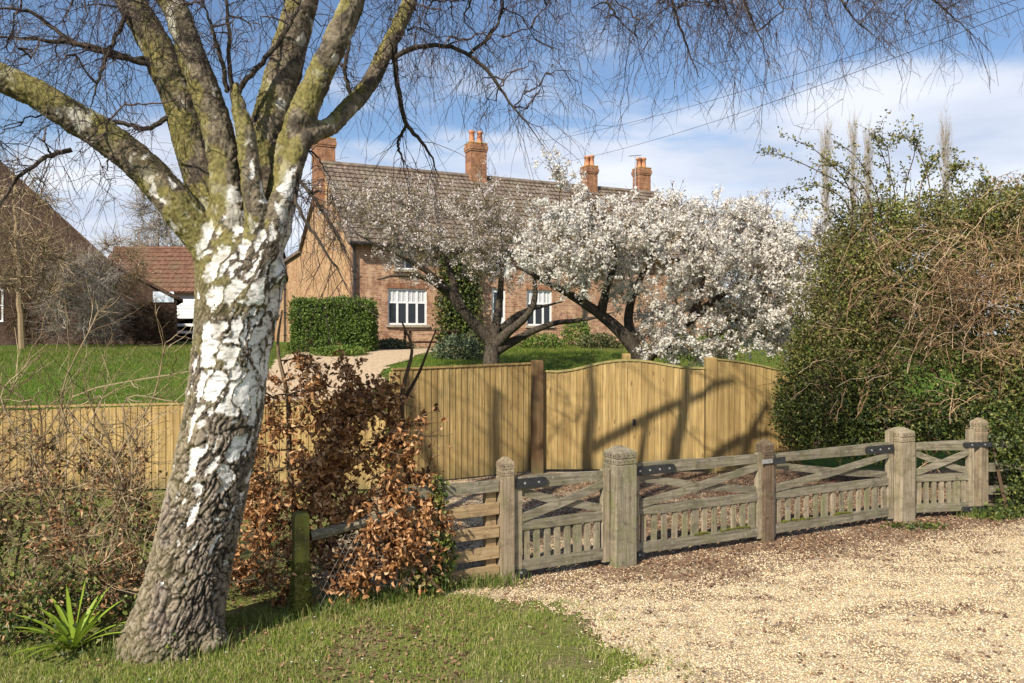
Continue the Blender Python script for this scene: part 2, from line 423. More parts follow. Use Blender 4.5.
def brick_mat(name, c1, c2, mortar, axis='xz', stain=(.45, .40, .30), stainamt=.5):
    m = Mat(name, .9, .15)
    o = m.obj(); s = m.n('ShaderNodeSeparateXYZ'); m.l(o, s.inputs[0]); cb = m.n('ShaderNodeCombineXYZ')
    m.l(s.outputs[0 if axis == 'xz' else 1], cb.inputs[0]); m.l(s.outputs[2], cb.inputs[1])
    b = m.n('ShaderNodeTexBrick'); m.l(cb.outputs[0], b.inputs['Vector'])
    b.inputs['Scale'].default_value = 1; b.inputs['Brick Width'].default_value = .225; b.inputs['Row Height'].default_value = .075
    b.inputs['Mortar Size'].default_value = .008; b.inputs['Bias'].default_value = 0
    b.inputs['Color1'].default_value = (*c1, 1); b.inputs['Color2'].default_value = (*c2, 1); b.inputs['Mortar'].default_value = (*mortar, 1)
    big = m.noise(o, .9, 6, .65); mid = m.noise(o, 7, 5, .7)
    c = m.mix(m.ramp(big, [(.38, 0), (.68, stainamt)]), b.outputs['Color'], stain)
    c = m.mix(m.ramp(mid, [(.32, .85), (.52, 0)]), c, tuple(v*.42 for v in c1))
    c = m.mix(m.ramp(m.noise(m.vec(o, (1, 1, .45)), 2.6, 6, .7), [(.44, 0), (.62, .55)]), c, tuple(v*.62 for v in c1)); c = m.mix(m.ramp(m.noise(m.vec(o, (3.2, 3.2, .35), loc=(7, 3, 0)), 1.0, 5, .6), [(.55, 0), (.68, .4)]), c, stain)
    m.color(c); m.bump(b.outputs['Fac'], -.4, .01); return m.m
BRICK = brick_mat('orange_brick', (.29,.125,.07), (.57,.32,.18), (.50,.41,.30), 'xz', (.54,.39,.25), .42)
BRICKG = brick_mat('orange_brick_gable', (.34,.165,.07), (.58,.33,.15), (.50,.40,.28), 'yz', (.56,.41,.24), .5)
BRICKC = brick_mat('chimney_brick', (.25,.10,.055), (.44,.20,.105), (.30,.23,.155), 'xz', (.38,.23,.12), .35)
BRICKD = brick_mat('shade_darkened_brick', (.050,.026,.019), (.085,.047,.032), (.065,.05,.04), 'xz', (.095,.07,.052), .6)  # brown brick, made darker to carry the tree shade on the barn
POT = simple_mat('terracotta_pot', (.42,.175,.09), (.54,.26,.14), 5, .8, .2)
LICHEN = simple_mat('lichen_corbel', (.34,.19,.05), (.46,.29,.08), 9, .9, .1)
m = Mat('brown_roof_tile', .9, .15); f = m.noise(m.pos, 3.5, 6, .7)
c = m.ramp(f, [(.25, (.08,.058,.045)), (.5, (.172,.13,.10)), (.75, (.30,.245,.185))])
c = m.mix(m.ramp(m.noise(m.pos, .8, 4), [(.5, 0), (.7, .5)]), c, (.21,.19,.13)); m.color(c); ROOF = m.m
m = Mat('red_pantile', .9, .15); f = m.noise(m.pos, 4.5, 6, .7)
c = m.ramp(f, [(.28, (.075,.042,.03)), (.5, (.165,.085,.055)), (.74, (.27,.155,.10))])
c = m.mix(m.ramp(m.noise(m.pos, 1.1, 4), [(.5, 0), (.72, .5)]), c, (.16,.13,.07)); m.color(c); PANTILE = m.m
DARKROOF = simple_mat('dark_barn_tile', (.045,.027,.02), (.10,.062,.045), 4, .9, .1)
WHITE = simple_mat('white_paint', (.70,.70,.68), (.82,.82,.80), 8, .5, .4)
GLASS = Mat('room_dark_glass', .06, .6).color((.012, .014, .016)).m  # opaque; the darkness of the rooms behind is put into its colour
PALEPANEL = simple_mat('pale_upper_glazing', (.42,.42,.42), (.62,.62,.60), 18, .6, .4)  # pale tone for the upper part of the panes
SILL = simple_mat('stone_sill', (.30,.25,.18), (.42,.36,.27), 9)
DARKWOOD = simple_mat('dark_garden_wood', (.035,.02,.012), (.07,.042,.025), 14, .7, .3)
WHITEBOARD = simple_mat('white_weatherboard', (.72,.73,.74), (.84,.85,.86), 3, .6, .3, 0, 0, 5, (1, 1, 6))
DARKVOID = simple_mat('opening_shade_black', (.008,.008,.008), (.018,.016,.014), 6)  # near-black colour stands for the shade in the open shed
CABLE = simple_mat('cable', (.03,.03,.035), (.05,.05,.055), 5, .6)
PLAQUE = simple_mat('worn_plaque', (.34,.42,.50), (.70,.75,.80), 7, .5, .4)
PIPE = simple_mat('black_drainpipe', (.02,.017,.015), (.045,.038,.032), 9, .5, .4)

BARKD = simple_mat('dark_bark', (.030,.023,.017), (.10,.082,.062), 24, .95, .1, .6, 0, 6, (1, 1, .4))
BARKTWIG = leaf_mat('birch_twig', [(0, (.028,.019,.017)), (.5, (.068,.046,.042)), (1, (.14,.105,.092))], 0, .8, .2)
TANTWIG = leaf_mat('tan_twig', [(0, (.10,.07,.04)), (.5, (.24,.175,.10)), (1, (.40,.31,.20))], 0, .9, .1)
BROWNTWIG = leaf_mat('brown_twig', [(0, (.035,.022,.015)), (.6, (.10,.065,.04)), (1, (.19,.13,.08))], 0, .9, .1)
GREYTWIG = leaf_mat('pale_grey_twig', [(0, (.20,.17,.14)), (1, (.40,.35,.29))], 0, .9, .1)
MOSSTWIG = simple_mat('mossy_branch', (.07,.06,.03), (.26,.25,.06), 18, .95, .1, .3)
COPPER = leaf_mat('copper_beech_leaf', [(0, (.12,.05,.02)), (.3, (.32,.145,.052)), (.65, (.52,.275,.115)), (1, (.70,.46,.25))], .25, .6, .3)
BRAMBLE = leaf_mat('bramble_leaf', [(0, (.03,.05,.012)), (.4, (.085,.12,.022)), (.75, (.18,.21,.04)), (1, (.30,.22,.09))], .25, .5)
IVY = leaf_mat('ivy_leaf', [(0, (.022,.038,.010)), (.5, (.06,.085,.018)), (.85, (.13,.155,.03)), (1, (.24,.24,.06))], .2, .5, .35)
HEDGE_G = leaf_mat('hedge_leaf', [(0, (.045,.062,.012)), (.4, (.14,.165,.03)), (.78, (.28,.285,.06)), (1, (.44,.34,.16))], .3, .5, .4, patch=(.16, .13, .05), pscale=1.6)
BOX = leaf_mat('box_hedge_leaf', [(0, (.04,.075,.010)), (.6, (.10,.16,.022)), (1, (.18,.235,.045))], .25, .5)
PETAL = leaf_mat('white_blossom', [(0, (.76,.70,.62)), (.4, (.89,.85,.78)), (1, (.92,.90,.85))], .55, .7, .2)
PETALP = leaf_mat('pinkish_blossom', [(0, (.52,.44,.40)), (.5, (.72,.64,.59)), (1, (.85,.79,.74))], .3, .7, .2)
BRONZE = leaf_mat('bronze_young_leaf', [(0, (.10,.055,.02)), (.6, (.20,.13,.05)), (1, (.28,.23,.08))], .3, .6)
STRAP = leaf_mat('strap_leaf', [(0, (.16,.24,.025)), (.6, (.28,.38,.04)), (1, (.42,.50,.10))], .3, .4, .5)
WHITEFL = leaf_mat('daisy_petal', [(0, (.7,.7,.68)), (1, (.85,.85,.82))], 0, .7)

# ================================================================== GROUND
def sheet(name, mask, x0, x1, y0, y1, st, lift, mat, kind='structure'):
    xs = np.arange(x0, x1 + st/2, st); ys = np.arange(y0, y1 + st/2, st)
    X, Y = np.meshgrid(xs, ys, indexing='ij'); p = np.stack([X.ravel(), Y.ravel()], 1)
    z = gz(p[:, 0], p[:, 1]) + bumpz(p) + lift
    nx, ny = len(xs), len(ys); i, j = np.meshgrid(np.arange(nx-1), np.arange(ny-1), indexing='ij')
    q = np.stack([i*ny+j, (i+1)*ny+j, (i+1)*ny+j+1, i*ny+j+1], -1).reshape(-1, 4)
    if mask is not None:
        cen = p[q].mean(1); q = q[mask(cen[:, 0], cen[:, 1])]
        used = np.unique(q); mp = np.zeros(len(p), int); mp[used] = np.arange(len(used)); q = mp[q]; p = p[used]; z = z[used]
    mb = MB(); mb.add(np.column_stack([p, z]), q)
    o = mb.build(name, mat, smooth=True); tag(o, kind=kind); return o
def bumpz(p):
    q = np.column_stack([p, np.zeros(len(p))])
    near = 1 - sstep(9, 14, p[:, 1])
    return (vnoise(q * 1.7, 2) - .5) * .05 * near * (1 - sstep(.2, 1.4, p[:, 0] + .4*(p[:, 1]-6)))
def ground_z(x, y):
    p = np.column_stack([np.atleast_1d(x), np.atleast_1d(y)]).astype(float); return gz(p[:, 0], p[:, 1]) + bumpz(p)
def gravel_edge(x, y):
    q = np.column_stack([x, y, np.zeros(len(x))])
    b = np.interp(y, [3, 5, 6.04, 6.55, 6.9, 7.2], [1.05, .82, .62, .05, -1.3, -1.9])
    return x - b + (vnoise(q * 2.4, 3) - .5) * .75 + (vnoise(q * 15, 3) - .5) * .5
def in_gravel(x, y): return (gravel_edge(x, y) > 0) & (y < 12.9)
def path_mask(x, y):
    q = np.column_stack([x, y, np.zeros(len(x))]); w = (vnoise(q * 1.1, 2) - .5) * .8
    right = np.where(y < 21.7, -3.3, -3.46 + (y - 21.7) * .32)
    return (x < right + w) & (x > -6.6 + w) & (y > 15) & (y < 27 + (x + 5.5) * .47)

xs = np.concatenate([[-3000, -600, -150, -60, -30], np.arange(-20, 16.1, .5), [30, 60, 150, 600, 3000]])
ys = np.concatenate([[-300, -60, -15, 0], np.arange(3, 46, .5), [60, 100, 200, 600, 3000]])
X, Y = np.meshgrid(xs, ys, indexing='ij'); p = np.stack([X.ravel(), Y.ravel()], 1); ny = len(ys)
i, j = np.meshgrid(np.arange(len(xs)-1), np.arange(ny-1), indexing='ij')
q = np.stack([i*ny+j, (i+1)*ny+j, (i+1)*ny+j+1, i*ny+j+1], -1).reshape(-1, 4)
mb = MB(); mb.add(np.column_stack([p, gz(p[:, 0], p[:, 1]) - .04]), q)
tag(mb.build('ground', FARFIELD, smooth=True), kind='structure')
tag(sheet('verge', None, -9, 9.6, 3.4, 13.0, .06, 0.0, SOIL), kind='structure')
tag(sheet('gravel_drive', in_gravel, -2.2, 9.6, 3.4, 13.0, .05, .006, GRAVEL), kind='structure')
tag(sheet('lawn', None, -20, 14, 13.0, 44, .25, .0, GRASS_GROUND), kind='structure')
tag(sheet('garden_path', path_mask, -8, 0, 15, 28, .07, .02, PATH), kind='structure')

def scatter(n, x0, x1, y0, y1, mask=None, d=None):
    x = RNG.uniform(x0, x1, n); y = RNG.uniform(y0, y1, n)
    k = np.abs(x / y) < .70
    if mask is not None: k &= mask(x, y)
    x, y = x[k], y[k]
    return np.column_stack([x, y, ground_z(x, y)])
# leaf litter at the gates and under the hedges
gl = lambda x, y: (x + .06) * .4488 - (y - 7.09) * .8936
def litter_w(x, y):
    d = gl(x, y); q = np.column_stack([x, y, 0*x]); nz = vnoise(q * 1.9, 3)
    w = np.where(d < 0, .85, np.exp(-((d - .15) / .5) ** 2) * (.3 + .7 * sstep(.2, 2.2, x))) * sstep(.30, .62, nz + .12) + .42 * sstep(.56, .66, nz) * sstep(.4, .6, vnoise(q * 9 + 3, 2))
    w = np.where(x < gravel_edge(x, y) * 0 - .3, .55 * sstep(.35, .6, nz), w)
    return w
# loose stones
pp = scatter(240000, -1.9, 7.5, 4.8, 12.5, lambda x, y: (gravel_edge(x, y) > -.28 * RNG.random(len(x)) ** 2.2) & (y < 12.6))
keep = RNG.random(len(pp)) < np.clip(1.5 - (pp[:, 1] - 5) * .22, .12, 1) * (1 - .8 * np.clip(litter_w(pp[:, 0], pp[:, 1]) * 1.5, 0, 1)); pp = pp[keep]
M_ = len(pp); r = RNG.uniform(.0035, .0085, M_)[:, None]
ov = np.array([[1,0,0],[-1,0,0],[0,1,0],[0,-1,0],[0,0,1],[0,0,-1]], float)
th = RNG.random(M_) * 6.28; ct, sn = np.cos(th)[:, None], np.sin(th)[:, None]
v = ov[None] * RNG.uniform(.6, 1.35, (M_, 6, 1)) * r[:, None]
v[:, :, 2] *= .7
v = np.stack([v[:, :, 0]*ct - v[:, :, 1]*sn, v[:, :, 0]*sn + v[:, :, 1]*ct, v[:, :, 2]], -1) + pp[:, None, :] + np.array([0, 0, .009])
t8 = np.array([[0,2,4],[2,1,4],[1,3,4],[3,0,4],[2,0,5],[1,2,5],[3,1,5],[0,3,5]])
mb = MB(); mb.add(v.reshape(-1, 3), tris=(np.arange(M_)[:, None, None]*6 + t8[None]).reshape(-1, 3))
tag(mb.build('loose_stones', PEBBLE), 'pale beige loose stones strewn over the gravel drive', 'gravel', kind='stuff')
pp = scatter(140000, -5, 8.5, 4.8, 12.6); pp = pp[RNG.random(len(pp)) < litter_w(pp[:, 0], pp[:, 1]) * .62]
M_ = len(pp); d = rdir(M_); d[:, 2] *= .25
mb = MB(); mb.leaves(pp + [0, 0, .012], d, rdir(M_, 2.2), RNG.uniform(.018, .042, M_), RNG.uniform(.012, .026, M_), .3)
tag(mb.build('fallen_leaves', LITTER), 'brown fallen leaves lying along the old gates', 'leaves', kind='stuff')
# verge grass
def verge_w(x, y):
    q = np.column_stack([x, y, 0*x]); return (gravel_edge(x, y) < .16 * RNG.normal(size=len(x)) + .04) & (RNG.random(len(x)) < sstep(.30, .60, vnoise(q * 2.6, 3)) * .9 + .10)
pp = scatter(120000, -4.6, 1.3, 4.7, 7.0, verge_w); pp = pp[gl(pp[:, 0], pp[:, 1]) > -.25]
mb = MB(); mb.blades(pp, RNG.uniform(.018, .055, len(pp)), RNG.uniform(.0025, .0055, len(pp)), .9)
tag(mb.build('verge_grass', BLADE), 'short dry verge grass under the birch', 'grass', kind='stuff')
# sparse weeds in the gravel
pp = scatter(30000, -.2, 7, 4.9, 10.2, lambda x, y: in_gravel(x, y) & (RNG.random(len(x)) < .8 * sstep(.66, .76, vnoise(np.column_stack([x*1.5, y*1.5, 0*x]), 3))))
mb = MB(); mb.blades(pp, RNG.uniform(.012, .03, len(pp)), RNG.uniform(.003, .006, len(pp)), 1.0)
tag(mb.build('gravel_weeds', BLADE), 'thin green weeds coming through the gravel', 'weeds', kind='stuff')
# longer grass at the foot of the rails and hedge
cs = []
for (px, py, d, n_) in ((415, 595, 6.75, 300), (440, 592, 6.85, 420), (470, 588, 6.95, 450), (385, 605, 6.5, 260), (350, 612, 6.35, 150), (320, 622, 6.2, 130), (262, 628, 6.0, 90), (130, 652, 5.55, 70), (160, 660, 5.48, 110), (195, 660, 5.48, 110), (225, 648, 5.58, 80), (495, 585, 6.98, 260), (110, 655, 5.5, 120), (985, 522, 9.6, 500), (1010, 518, 9.7, 700)):
    a = P(px, py, d); x = a[0] + RNG.normal(size=n_) * .14; y = d + RNG.normal(size=n_) * .08
    cs.append(np.column_stack([x, y, ground_z(x, y)]))
pp = np.concatenate(cs)
mb = MB(); mb.blades(pp, RNG.uniform(.06, .17, len(pp)), RNG.uniform(.004, .008, len(pp)), .8)
tag(mb.build('long_grass', TUFT), 'longer bright grass at the foot of the rail fence', 'grass', kind='stuff')
# lawn grass
pp = scatter(230000, -17, 9, 14.5, 31, lambda x, y: ~path_mask(x, y)); 
mb = MB(); mb.blades(pp, RNG.uniform(.03, .11, len(pp)) * (.35 + 1.3 * vnoise(pp * 1.6, 3)), RNG.uniform(.006, .015, len(pp)), 1.0)
tag(mb.build('lawn_grass', LAWNBLADE), 'bright green grass of the garden lawn', 'grass', kind='stuff')
# daisies
pp = scatter(900, -3, 1.0, 4.9, 6.4, lambda x, y: gravel_edge(x, y) < 0); pp = pp[:24]
mb = MB(); 
for a in pp: 
    d = np.array([[math.cos(k), math.sin(k), .2] for k in np.arange(6)]); mb.leaves(np.repeat([a + [0, 0, .035]], 6, 0), d, np.tile([[0, 0, 1.0]], (6, 1)), .008, .006, .1)
tag(mb.build('daisies', WHITEFL), 'tiny white daisies dotted in the verge', 'flowers', kind='stuff')

# ================================================================== HOUSE
HR = math.radians(25.46); HZ = 1.66
FX, FY = -5.54, 27.2
def corr_roof(x0, x1, y0, z0, y1, z1, rows, pitch, amp=.03, step=.035, thick=.05):
    """tiled slope: rows overlapping like tiles, each row rolled along its width"""
    nx = int((x1 - x0) / (pitch / 4)) + 1; xs = np.linspace(x0, x1, nx)
    L = math.hypot(y1 - y0, z1 - z0); ty, tz = (y1 - y0) / L, (z1 - z0) / L; ny_, nz_ = -tz, ty
    if nz_ < 0: ny_, nz_ = -ny_, -nz_
    roll = amp * np.abs(np.sin(np.pi * (xs - x0) / pitch))
    V = []; 
    for r_ in range(rows):
        jit = RNG.normal(size=nx) * .004
        for (f, off) in ((r_ / rows, step), ((r_ + 1) / rows, 0.0)):
            s_ = f * L; h = off + roll + jit
            V.append(np.column_stack([xs, y0 + ty * s_ + ny_ * h, z0 + tz * s_ + nz_ * h]))
    V = np.concatenate(V); R_ = rows * 2
    i, j = np.meshgrid(np.arange(R_ - 1), np.arange(nx - 1), indexing='ij')
    q = np.stack([i*nx+j, i*nx+j+1, (i+1)*nx+j+1, (i+1)*nx+j], -1).reshape(-1, 4)
    mb = MB(); mb.add(V, q)
    # underside slab
    d = np.array([0, -ny_ * thick, -nz_ * thick])
    c = [np.array(a) for a in ((x0, y0, z0), (x1, y0, z0), (x1, y1, z1), (x0, y1, z1))]
    mb.hexa([a + d for a in c] + [a - .002 * np.array([0, ny_, nz_]) for a in c]); return mb
house = thing('brick_house', 'long two-storey orange brick cottage with brown tiled roof behind the blossom', 'house', (FX, FY, HZ), None, HR)
HL = 15.6; HE = 3.9; HRZ = 7.12; HD = 8.0
def hole_wall(x0, x1, z0, z1, holes, y=0.0, reveal=.12):
    mb = MB(); bx = sorted({x0, x1, *[h[0] for h in holes], *[h[1] for h in holes]}); bz = sorted({z0, z1, *[h[2] for h in holes], *[h[3] for h in holes]})
    for a, b in zip(bx[:-1], bx[1:]):
        for c_, d in zip(bz[:-1], bz[1:]):
            mx, mz = (a + b) / 2, (c_ + d) / 2
            if any(h[0] < mx < h[1] and h[2] < mz < h[3] for h in holes): continue
            mb.add([(a, y, c_), (b, y, c_), (b, y, d), (a, y, d)], [(0, 1, 2, 3)])
    for (a, b, c_, d) in holes:
        r = y + reveal
        mb.add([(a,y,c_),(a,r,c_),(a,r,d),(a,y,d), (b,y,c_),(b,r,c_),(b,r,d),(b,y,d)],
               [(0,3,2,1),(4,5,6,7),(0,1,5,4),(3,7,6,2)])
    return mb
WINS = [(1.34,2.78,.90,2.17), (1.59,2.36,2.85,3.55), (6.76,7.84,.90,2.25), (5.2,6.0,2.85,3.5), (7.2,8.0,2.85,3.5), (10.3,11.1,2.85,3.5)]
DOOR = (5.31, 5.87, .05, 2.25)
wm = hole_wall(0, HL, -.3, HE, WINS + [DOOR])
wm.build('front_wall', BRICK, house, loc=None)
gp = [(0,-.3),(16,-.3),(16,4.0),(8.6,4.3),(4,HRZ),(0,HE)]
for gx in (0.0, HL):
    mb = MB()
    pts = [(gx, a, b) for a, b in gp]
    if gx > 0: pts = [(gx, a, b) for a, b in gp[:1]] + [(gx, 8.6, -.3), (gx, 8.6, 4.3), (gx, 4, HRZ), (gx, 0, HE)]
    mb.add(pts, ngons=[list(range(len(pts)))[::(-1 if gx == 0 else 1)]])
    if gx > 0: mb.build('gable_wall', BRICKG, house); continue
    mb.add([(0,16,-.3),(6,16,-.3),(6,16,4.0),(0,16,4.0)], [(0,1,2,3)])
    mb.build('gable_wall', BRICKG, house)
rf = corr_roof(-.14, HL + .14, -.34, HE - .27, 4.0, HRZ + .04, 17, .21, .028, .04).build('roof', ROOF, house, smooth=False)
corr_roof(-.14, HL + .14, 8.75, 4.2, 4.0, HRZ + .04, 12, .42, .028, .04).build('rear_roof', ROOF, house)
mb = MB(); mb.hexa([(-.14, 8.6, 4.16),(6.1,8.6,4.16),(6.1,16.3,3.9),(-.14,16.3,3.9),(-.14,8.6,4.30),(6.1,8.6,4.30),(6.1,16.3,4.04),(-.14,16.3,4.04)]); mb.build('lean_to_roof', ROOF, house)
xs = np.linspace(-.14, HL + .14, 60); mb = MB()
mb.tubes(np.column_stack([xs, np.full(60, 4.0), HRZ + .06 + np.abs(np.sin(xs * 7)) * .008]), np.full(60, .12), 8, True); mb.build('ridge_tiles', ROOF, house)
mb = MB(); mb.tubes([(-.1, -.42, HE - .24), (HL + .1, -.42, HE - .24)], [.06, .06], 8, True); mb.build('gutter', PIPE, house)
for (x, y, z0, z1) in ((.12, -.09, 0, HE - .25), (-.1, 12.3, 0, 4.0), (9.2, -.09, 0, HE - .25)):
    mb = MB(); mb.tubes([(x, y, z0), (x, y, z1)], [.05, .05], 8, True)
    for zz_ in np.arange(z0 + .5, z1, 1.1): mb.box((x - .075, y - .06, zz_), (x + .075, y + .06, zz_ + .05))
    mb.build('drainpipe', PIPE, house)
for wi, (a, b, c_, d) in enumerate(WINS):
    mb = MB(); y0, y1 = .05, .115; t = .06
    mb.box((a, y0, c_), (a + t, y1, d)); mb.box((b - t, y0, c_), (b, y1, d)); mb.box((a + t, y0, c_), (b - t, y1, c_ + t)); mb.box((a + t, y0, d - t), (b - t, y1, d))
    nl = 4 if wi == 0 else 3 if b - a > .9 else 2; w_ = (b - a) / nl; tr = c_ + (d - c_) * .62
    for k in range(1, nl): mb.box((a + k*w_ - .035, y0 + .008, c_ + t), (a + k*w_ + .035, y1 - .006, d - t))
    if wi in (0, 2): mb.box((a + t, y0 + .012, tr - .03), (b - t, y1 - .01, tr + .03))
    if wi == 0 or wi == 2:
        for k in range(nl): mb.box((a + k*w_ + w_*.5 - .012, y0 + .016, tr + .03), (a + k*w_ + w_*.5 + .012, y1 - .02, d - t))
    fr = mb.build('window', WHITE, house)
    mb = MB(); mb.box((a + t, .09, c_ + t), (b - t, .10, d - t)); mb.build('pane', GLASS, fr)
    if wi in (0, 2):
        mb = MB(); mb.box((a + t + .003, .083, tr + .03), (b - t - .003, .0885, d - t - .003)); mb.build('pale_panel', PALEPANEL, fr)  # pale sheet in front of the upper panes
    mb = MB(); mb.box((a - .08, -.07, c_ - .085), (b + .08, .05, c_ - .004)); mb.build('sill', SILL, fr)
    mb = MB(); n_ = 12
    for k in range(n_):
        xa, xb = a - .06 + (b - a + .12) * k / n_, a - .06 + (b - a + .12) * (k + 1) / n_
        mb.box((xa + .004, -.012, d + .006), (xb - .004, .03, d + .20))
    mb.build('brick_arch', BRICKC, fr)
a, b, c_, d = DOOR
mb = MB(); mb.box((a, .05, c_), (b, .11, d)); dr = mb.build('door', WHITE, house)
mb = MB(); mb.box((a + .1, .04, 1.2), (b - .1, .049, d - .12)); mb.build('pane', GLASS, dr)
def chimney(x, y, w, dp, zb, zt, pots):
    mb = MB(); mb.box((x - w/2, y - dp/2, zb), (x + w/2, y + dp/2, zt - .32))
    mb.box((x - w/2 - .03, y - dp/2 - .03, zt - .318), (x + w/2 + .03, y + dp/2 + .03, zt - .25))
    st = mb.build('chimney', BRICKC, house)
    mb = MB(); mb.box((x - w/2 - .05, y - dp/2 - .05, zt - .248), (x + w/2 + .05, y + dp/2 + .05, zt - .10)); mb.box((x - w/2 - .02, y - dp/2 - .02, zt - .098), (x + w/2 + .02, y + dp/2 + .02, zt)); mb.build('corbel', BRICKC, st); mb = MB(); mb.box((x - w/2 - .03, y - dp/2 - .03, zt + .002), (x + w/2 + .03, y + dp/2 + .03, zt + .04)); mb.build('flaunching', LICHEN, st)
    for px_, h in pots:
        prof = [(0, .16), (.08, .15), (.1, .125), (h - .12, .105), (h - .1, .135), (h - .02, .135), (h, .11), (h, .08), (h - .2, .075)]
        k = 12; mb = MB(); V = [(x + px_ + r*math.cos(t*6.2832/k), y + r*math.sin(t*6.2832/k), zt + z_) for z_, r in prof for t in range(k)]
        mb.add(V, [(i*k+t, i*k+(t+1) % k, (i+1)*k+(t+1) % k, (i+1)*k+t) for i in range(len(prof)-1) for t in range(k)]); mb.build('chimney_pot', POT, st, smooth=True)
chimney(.05, 4.4, .72, .9, 5.6, 8.15, [(-.12, .75), (.15, .6)])
chimney(6.36, 4.0, .72, .62, 6.6, 8.55, [(-.19, .58), (.17, .58)])
chimney(11.9, 4.0, .52, .6, 6.6, 8.1, [(-.12, .5), (.12, .56)])
chimney(14.95, 4.3, .60, .6, 6.4, 8.35, [(-.16, .52), (.1, .55)])
mb = MB(); ax, ay = 14.45, 4.1
mb.tubes([(ax, ay, 7.0), (ax, ay, 8.98)], [.022, .018], 6, True); mb.tubes([(ax - .35, ay, 8.85), (ax + .35, ay, 8.95)], [.012, .012], 5, True)
for k in np.linspace(-.3, .3, 6): mb.tubes([(ax + k, ay - .14, 8.9 + k*.14), (ax + k, ay + .14, 8.9 + k*.14)], [.008, .008], 4, True)
mb.build('aerial', STEEL, house)

# ------------------------------------------------------------------ barn and cart shed on the left
BD = 33.0
barn = thing('brick_barn', 'brown brick barn coloured dark for shade with steep gable and lower raked end at left edge', 'barn', (-17, BD, 1.8))
def bp(px, py): a = P(px, py, BD); return (a[0], a[2])
out = [bp(-140, 346), bp(177, 346), bp(177, 300), bp(111, 265), bp(0, 164), bp(-62, 111), bp(-140, 178)]
wx0, wz0 = bp(-12, 322); wx1, wz1 = bp(4, 289)
mb = MB()
f = [(x, BD, z) for x, z in out]; bk = [(x - .476*6.8, BD + 6.8, z) for x, z in out]
mb.add(f + bk, ngons=[[0,1,2,3,4,5,6], [13,12,11,10,9,8,7], [1,8,9,2], [0,6,13,7]])
mb.build('wall', BRICKD, barn)
mb = MB()
for (a, b) in ((2, 3), (3, 4), (4, 5), (6, 5)):
    (xa, za), (xb, zb) = out[a], out[b]
    if a == 2: xa += .25; za -= .12
    if a == 6: xa -= .3; za -= .28
    y0, y1 = BD - .22, BD + 7
    sk = -.476*7.2; mb.hexa([(xa+.1,y0,za+.012),(xb+.1,y0,zb+.012),(xb+sk,y1,zb+.012),(xa+sk,y1,za+.012),(xa+.1,y0,za+.14),(xb+.1,y0,zb+.14),(xb+sk,y1,zb+.14),(xa+sk,y1,za+.14)])
mb.build('roof', DARKROOF, barn)
mb = MB(); t = .07
mb.box((wx0, BD - .05, wz0), (wx0 + t, BD - .003, wz1)); mb.box((wx1 - t, BD - .05, wz0), (wx1, BD - .003, wz1)); mb.box((wx0 + t, BD - .05, wz1 - t), (wx1 - t, BD - .003, wz1)); mb.box((wx0 + t, BD - .05, wz0), (wx1 - t, BD - .003, wz0 + t))
mb.box((wx0 + t, BD - .04, (wz0+wz1)/2 - .02), (wx1 - t, BD - .01, (wz0+wz1)/2 + .02))
wf = mb.build('window', WHITE, barn); mb = MB(); mb.box((wx0 + t, BD - .02, wz0 + t), (wx1 - t, BD - .004, wz1 - t)); mb.build('pane', GLASS, wf)
a = P(164, 297, BD)
mb = MB(); mb.box((a[0] - .43, BD - .06, a[2] - .22), (a[0] + .43, BD - .02, a[2] + .22)); o = mb.build('wall_plaque', PLAQUE, loc=(a[0], BD - .04, a[2]))
tag(o, 'small pale blue and white plaque on the dark barn end wall', 'plaque')

SD = 42.0
shed = thing('cart_shed', 'low range with red pantile roof and white boarded front behind the birch', 'shed', (-16, SD, 1.95))
x0, x1 = -22.5, -12.9
corr_roof(x0, x1, SD - .35, 4.42, SD + 3.0, 7.06, 10, .26, .045, .045).build('roof', PANTILE, shed)
mb = MB(); mb.hexa([(x0,SD+3,6.95),(x1,SD+3,6.95),(x1,SD+6.2,4.3),(x0,SD+6.2,4.3),(x0,SD+3,7.06),(x1,SD+3,7.06),(x1,SD+6.2,4.42),(x0,SD+6.2,4.42)]); mb.build('rear_roof', PANTILE, shed)
mb = MB(); mb.tubes([(x0, SD + 3, 7.09), (x1, SD + 3, 7.09)], [.12, .12], 8, True); mb.build('ridge_tiles', PANTILE, shed)
mb = MB(); mb.box((x0, SD, 1.7), (-18.9, SD + 5.9, 4.5)); mb.add([(x0,SD+5.9,1.7),(x1,SD+5.9,1.7),(x1,SD+5.9,4.4),(x0,SD+5.9,4.4)], [(0,1,2,3)]); mb.box((x1 - .3, SD, 1.7), (x1, SD + 5.9, 4.5)); mb.build('wall', BRICKD, shed)
mb = MB()
for k in range(8):
    z0 = 3.08 + k * .175; mb.hexa([(-18.88,SD-.02,z0),(x1-.31,SD-.02,z0),(x1-.31,SD+.05,z0),(-18.88,SD+.05,z0),(-18.88,SD+.012,z0+.172),(x1-.31,SD+.012,z0+.172),(x1-.31,SD+.05,z0+.172),(-18.88,SD+.05,z0+.172)])
mb.build('white_boarding', WHITEBOARD, shed)
mb = MB(); mb.box((-18.88, SD + 1.6, 1.7), (x1 - .31, SD + 1.7, 3.06)); mb.build('opening_shade_sheet', DARKVOID, shed)  # black sheet painting the shade of the open bay
for z_ in (2.28, 2.66):
    mb = MB(); mb.box((-18.6, SD - .06, z_), (x1 - .4, SD - .02, z_ + .14)); mb.build('rail', WHITEBOARD, shed)
for x in (-17.6, -15.5, -13.9): mb = MB(); mb.box((x - .07, SD - .018, 1.7), (x + .07, SD + .05, 3.06)); mb.build('post', DARKVOID, shed)

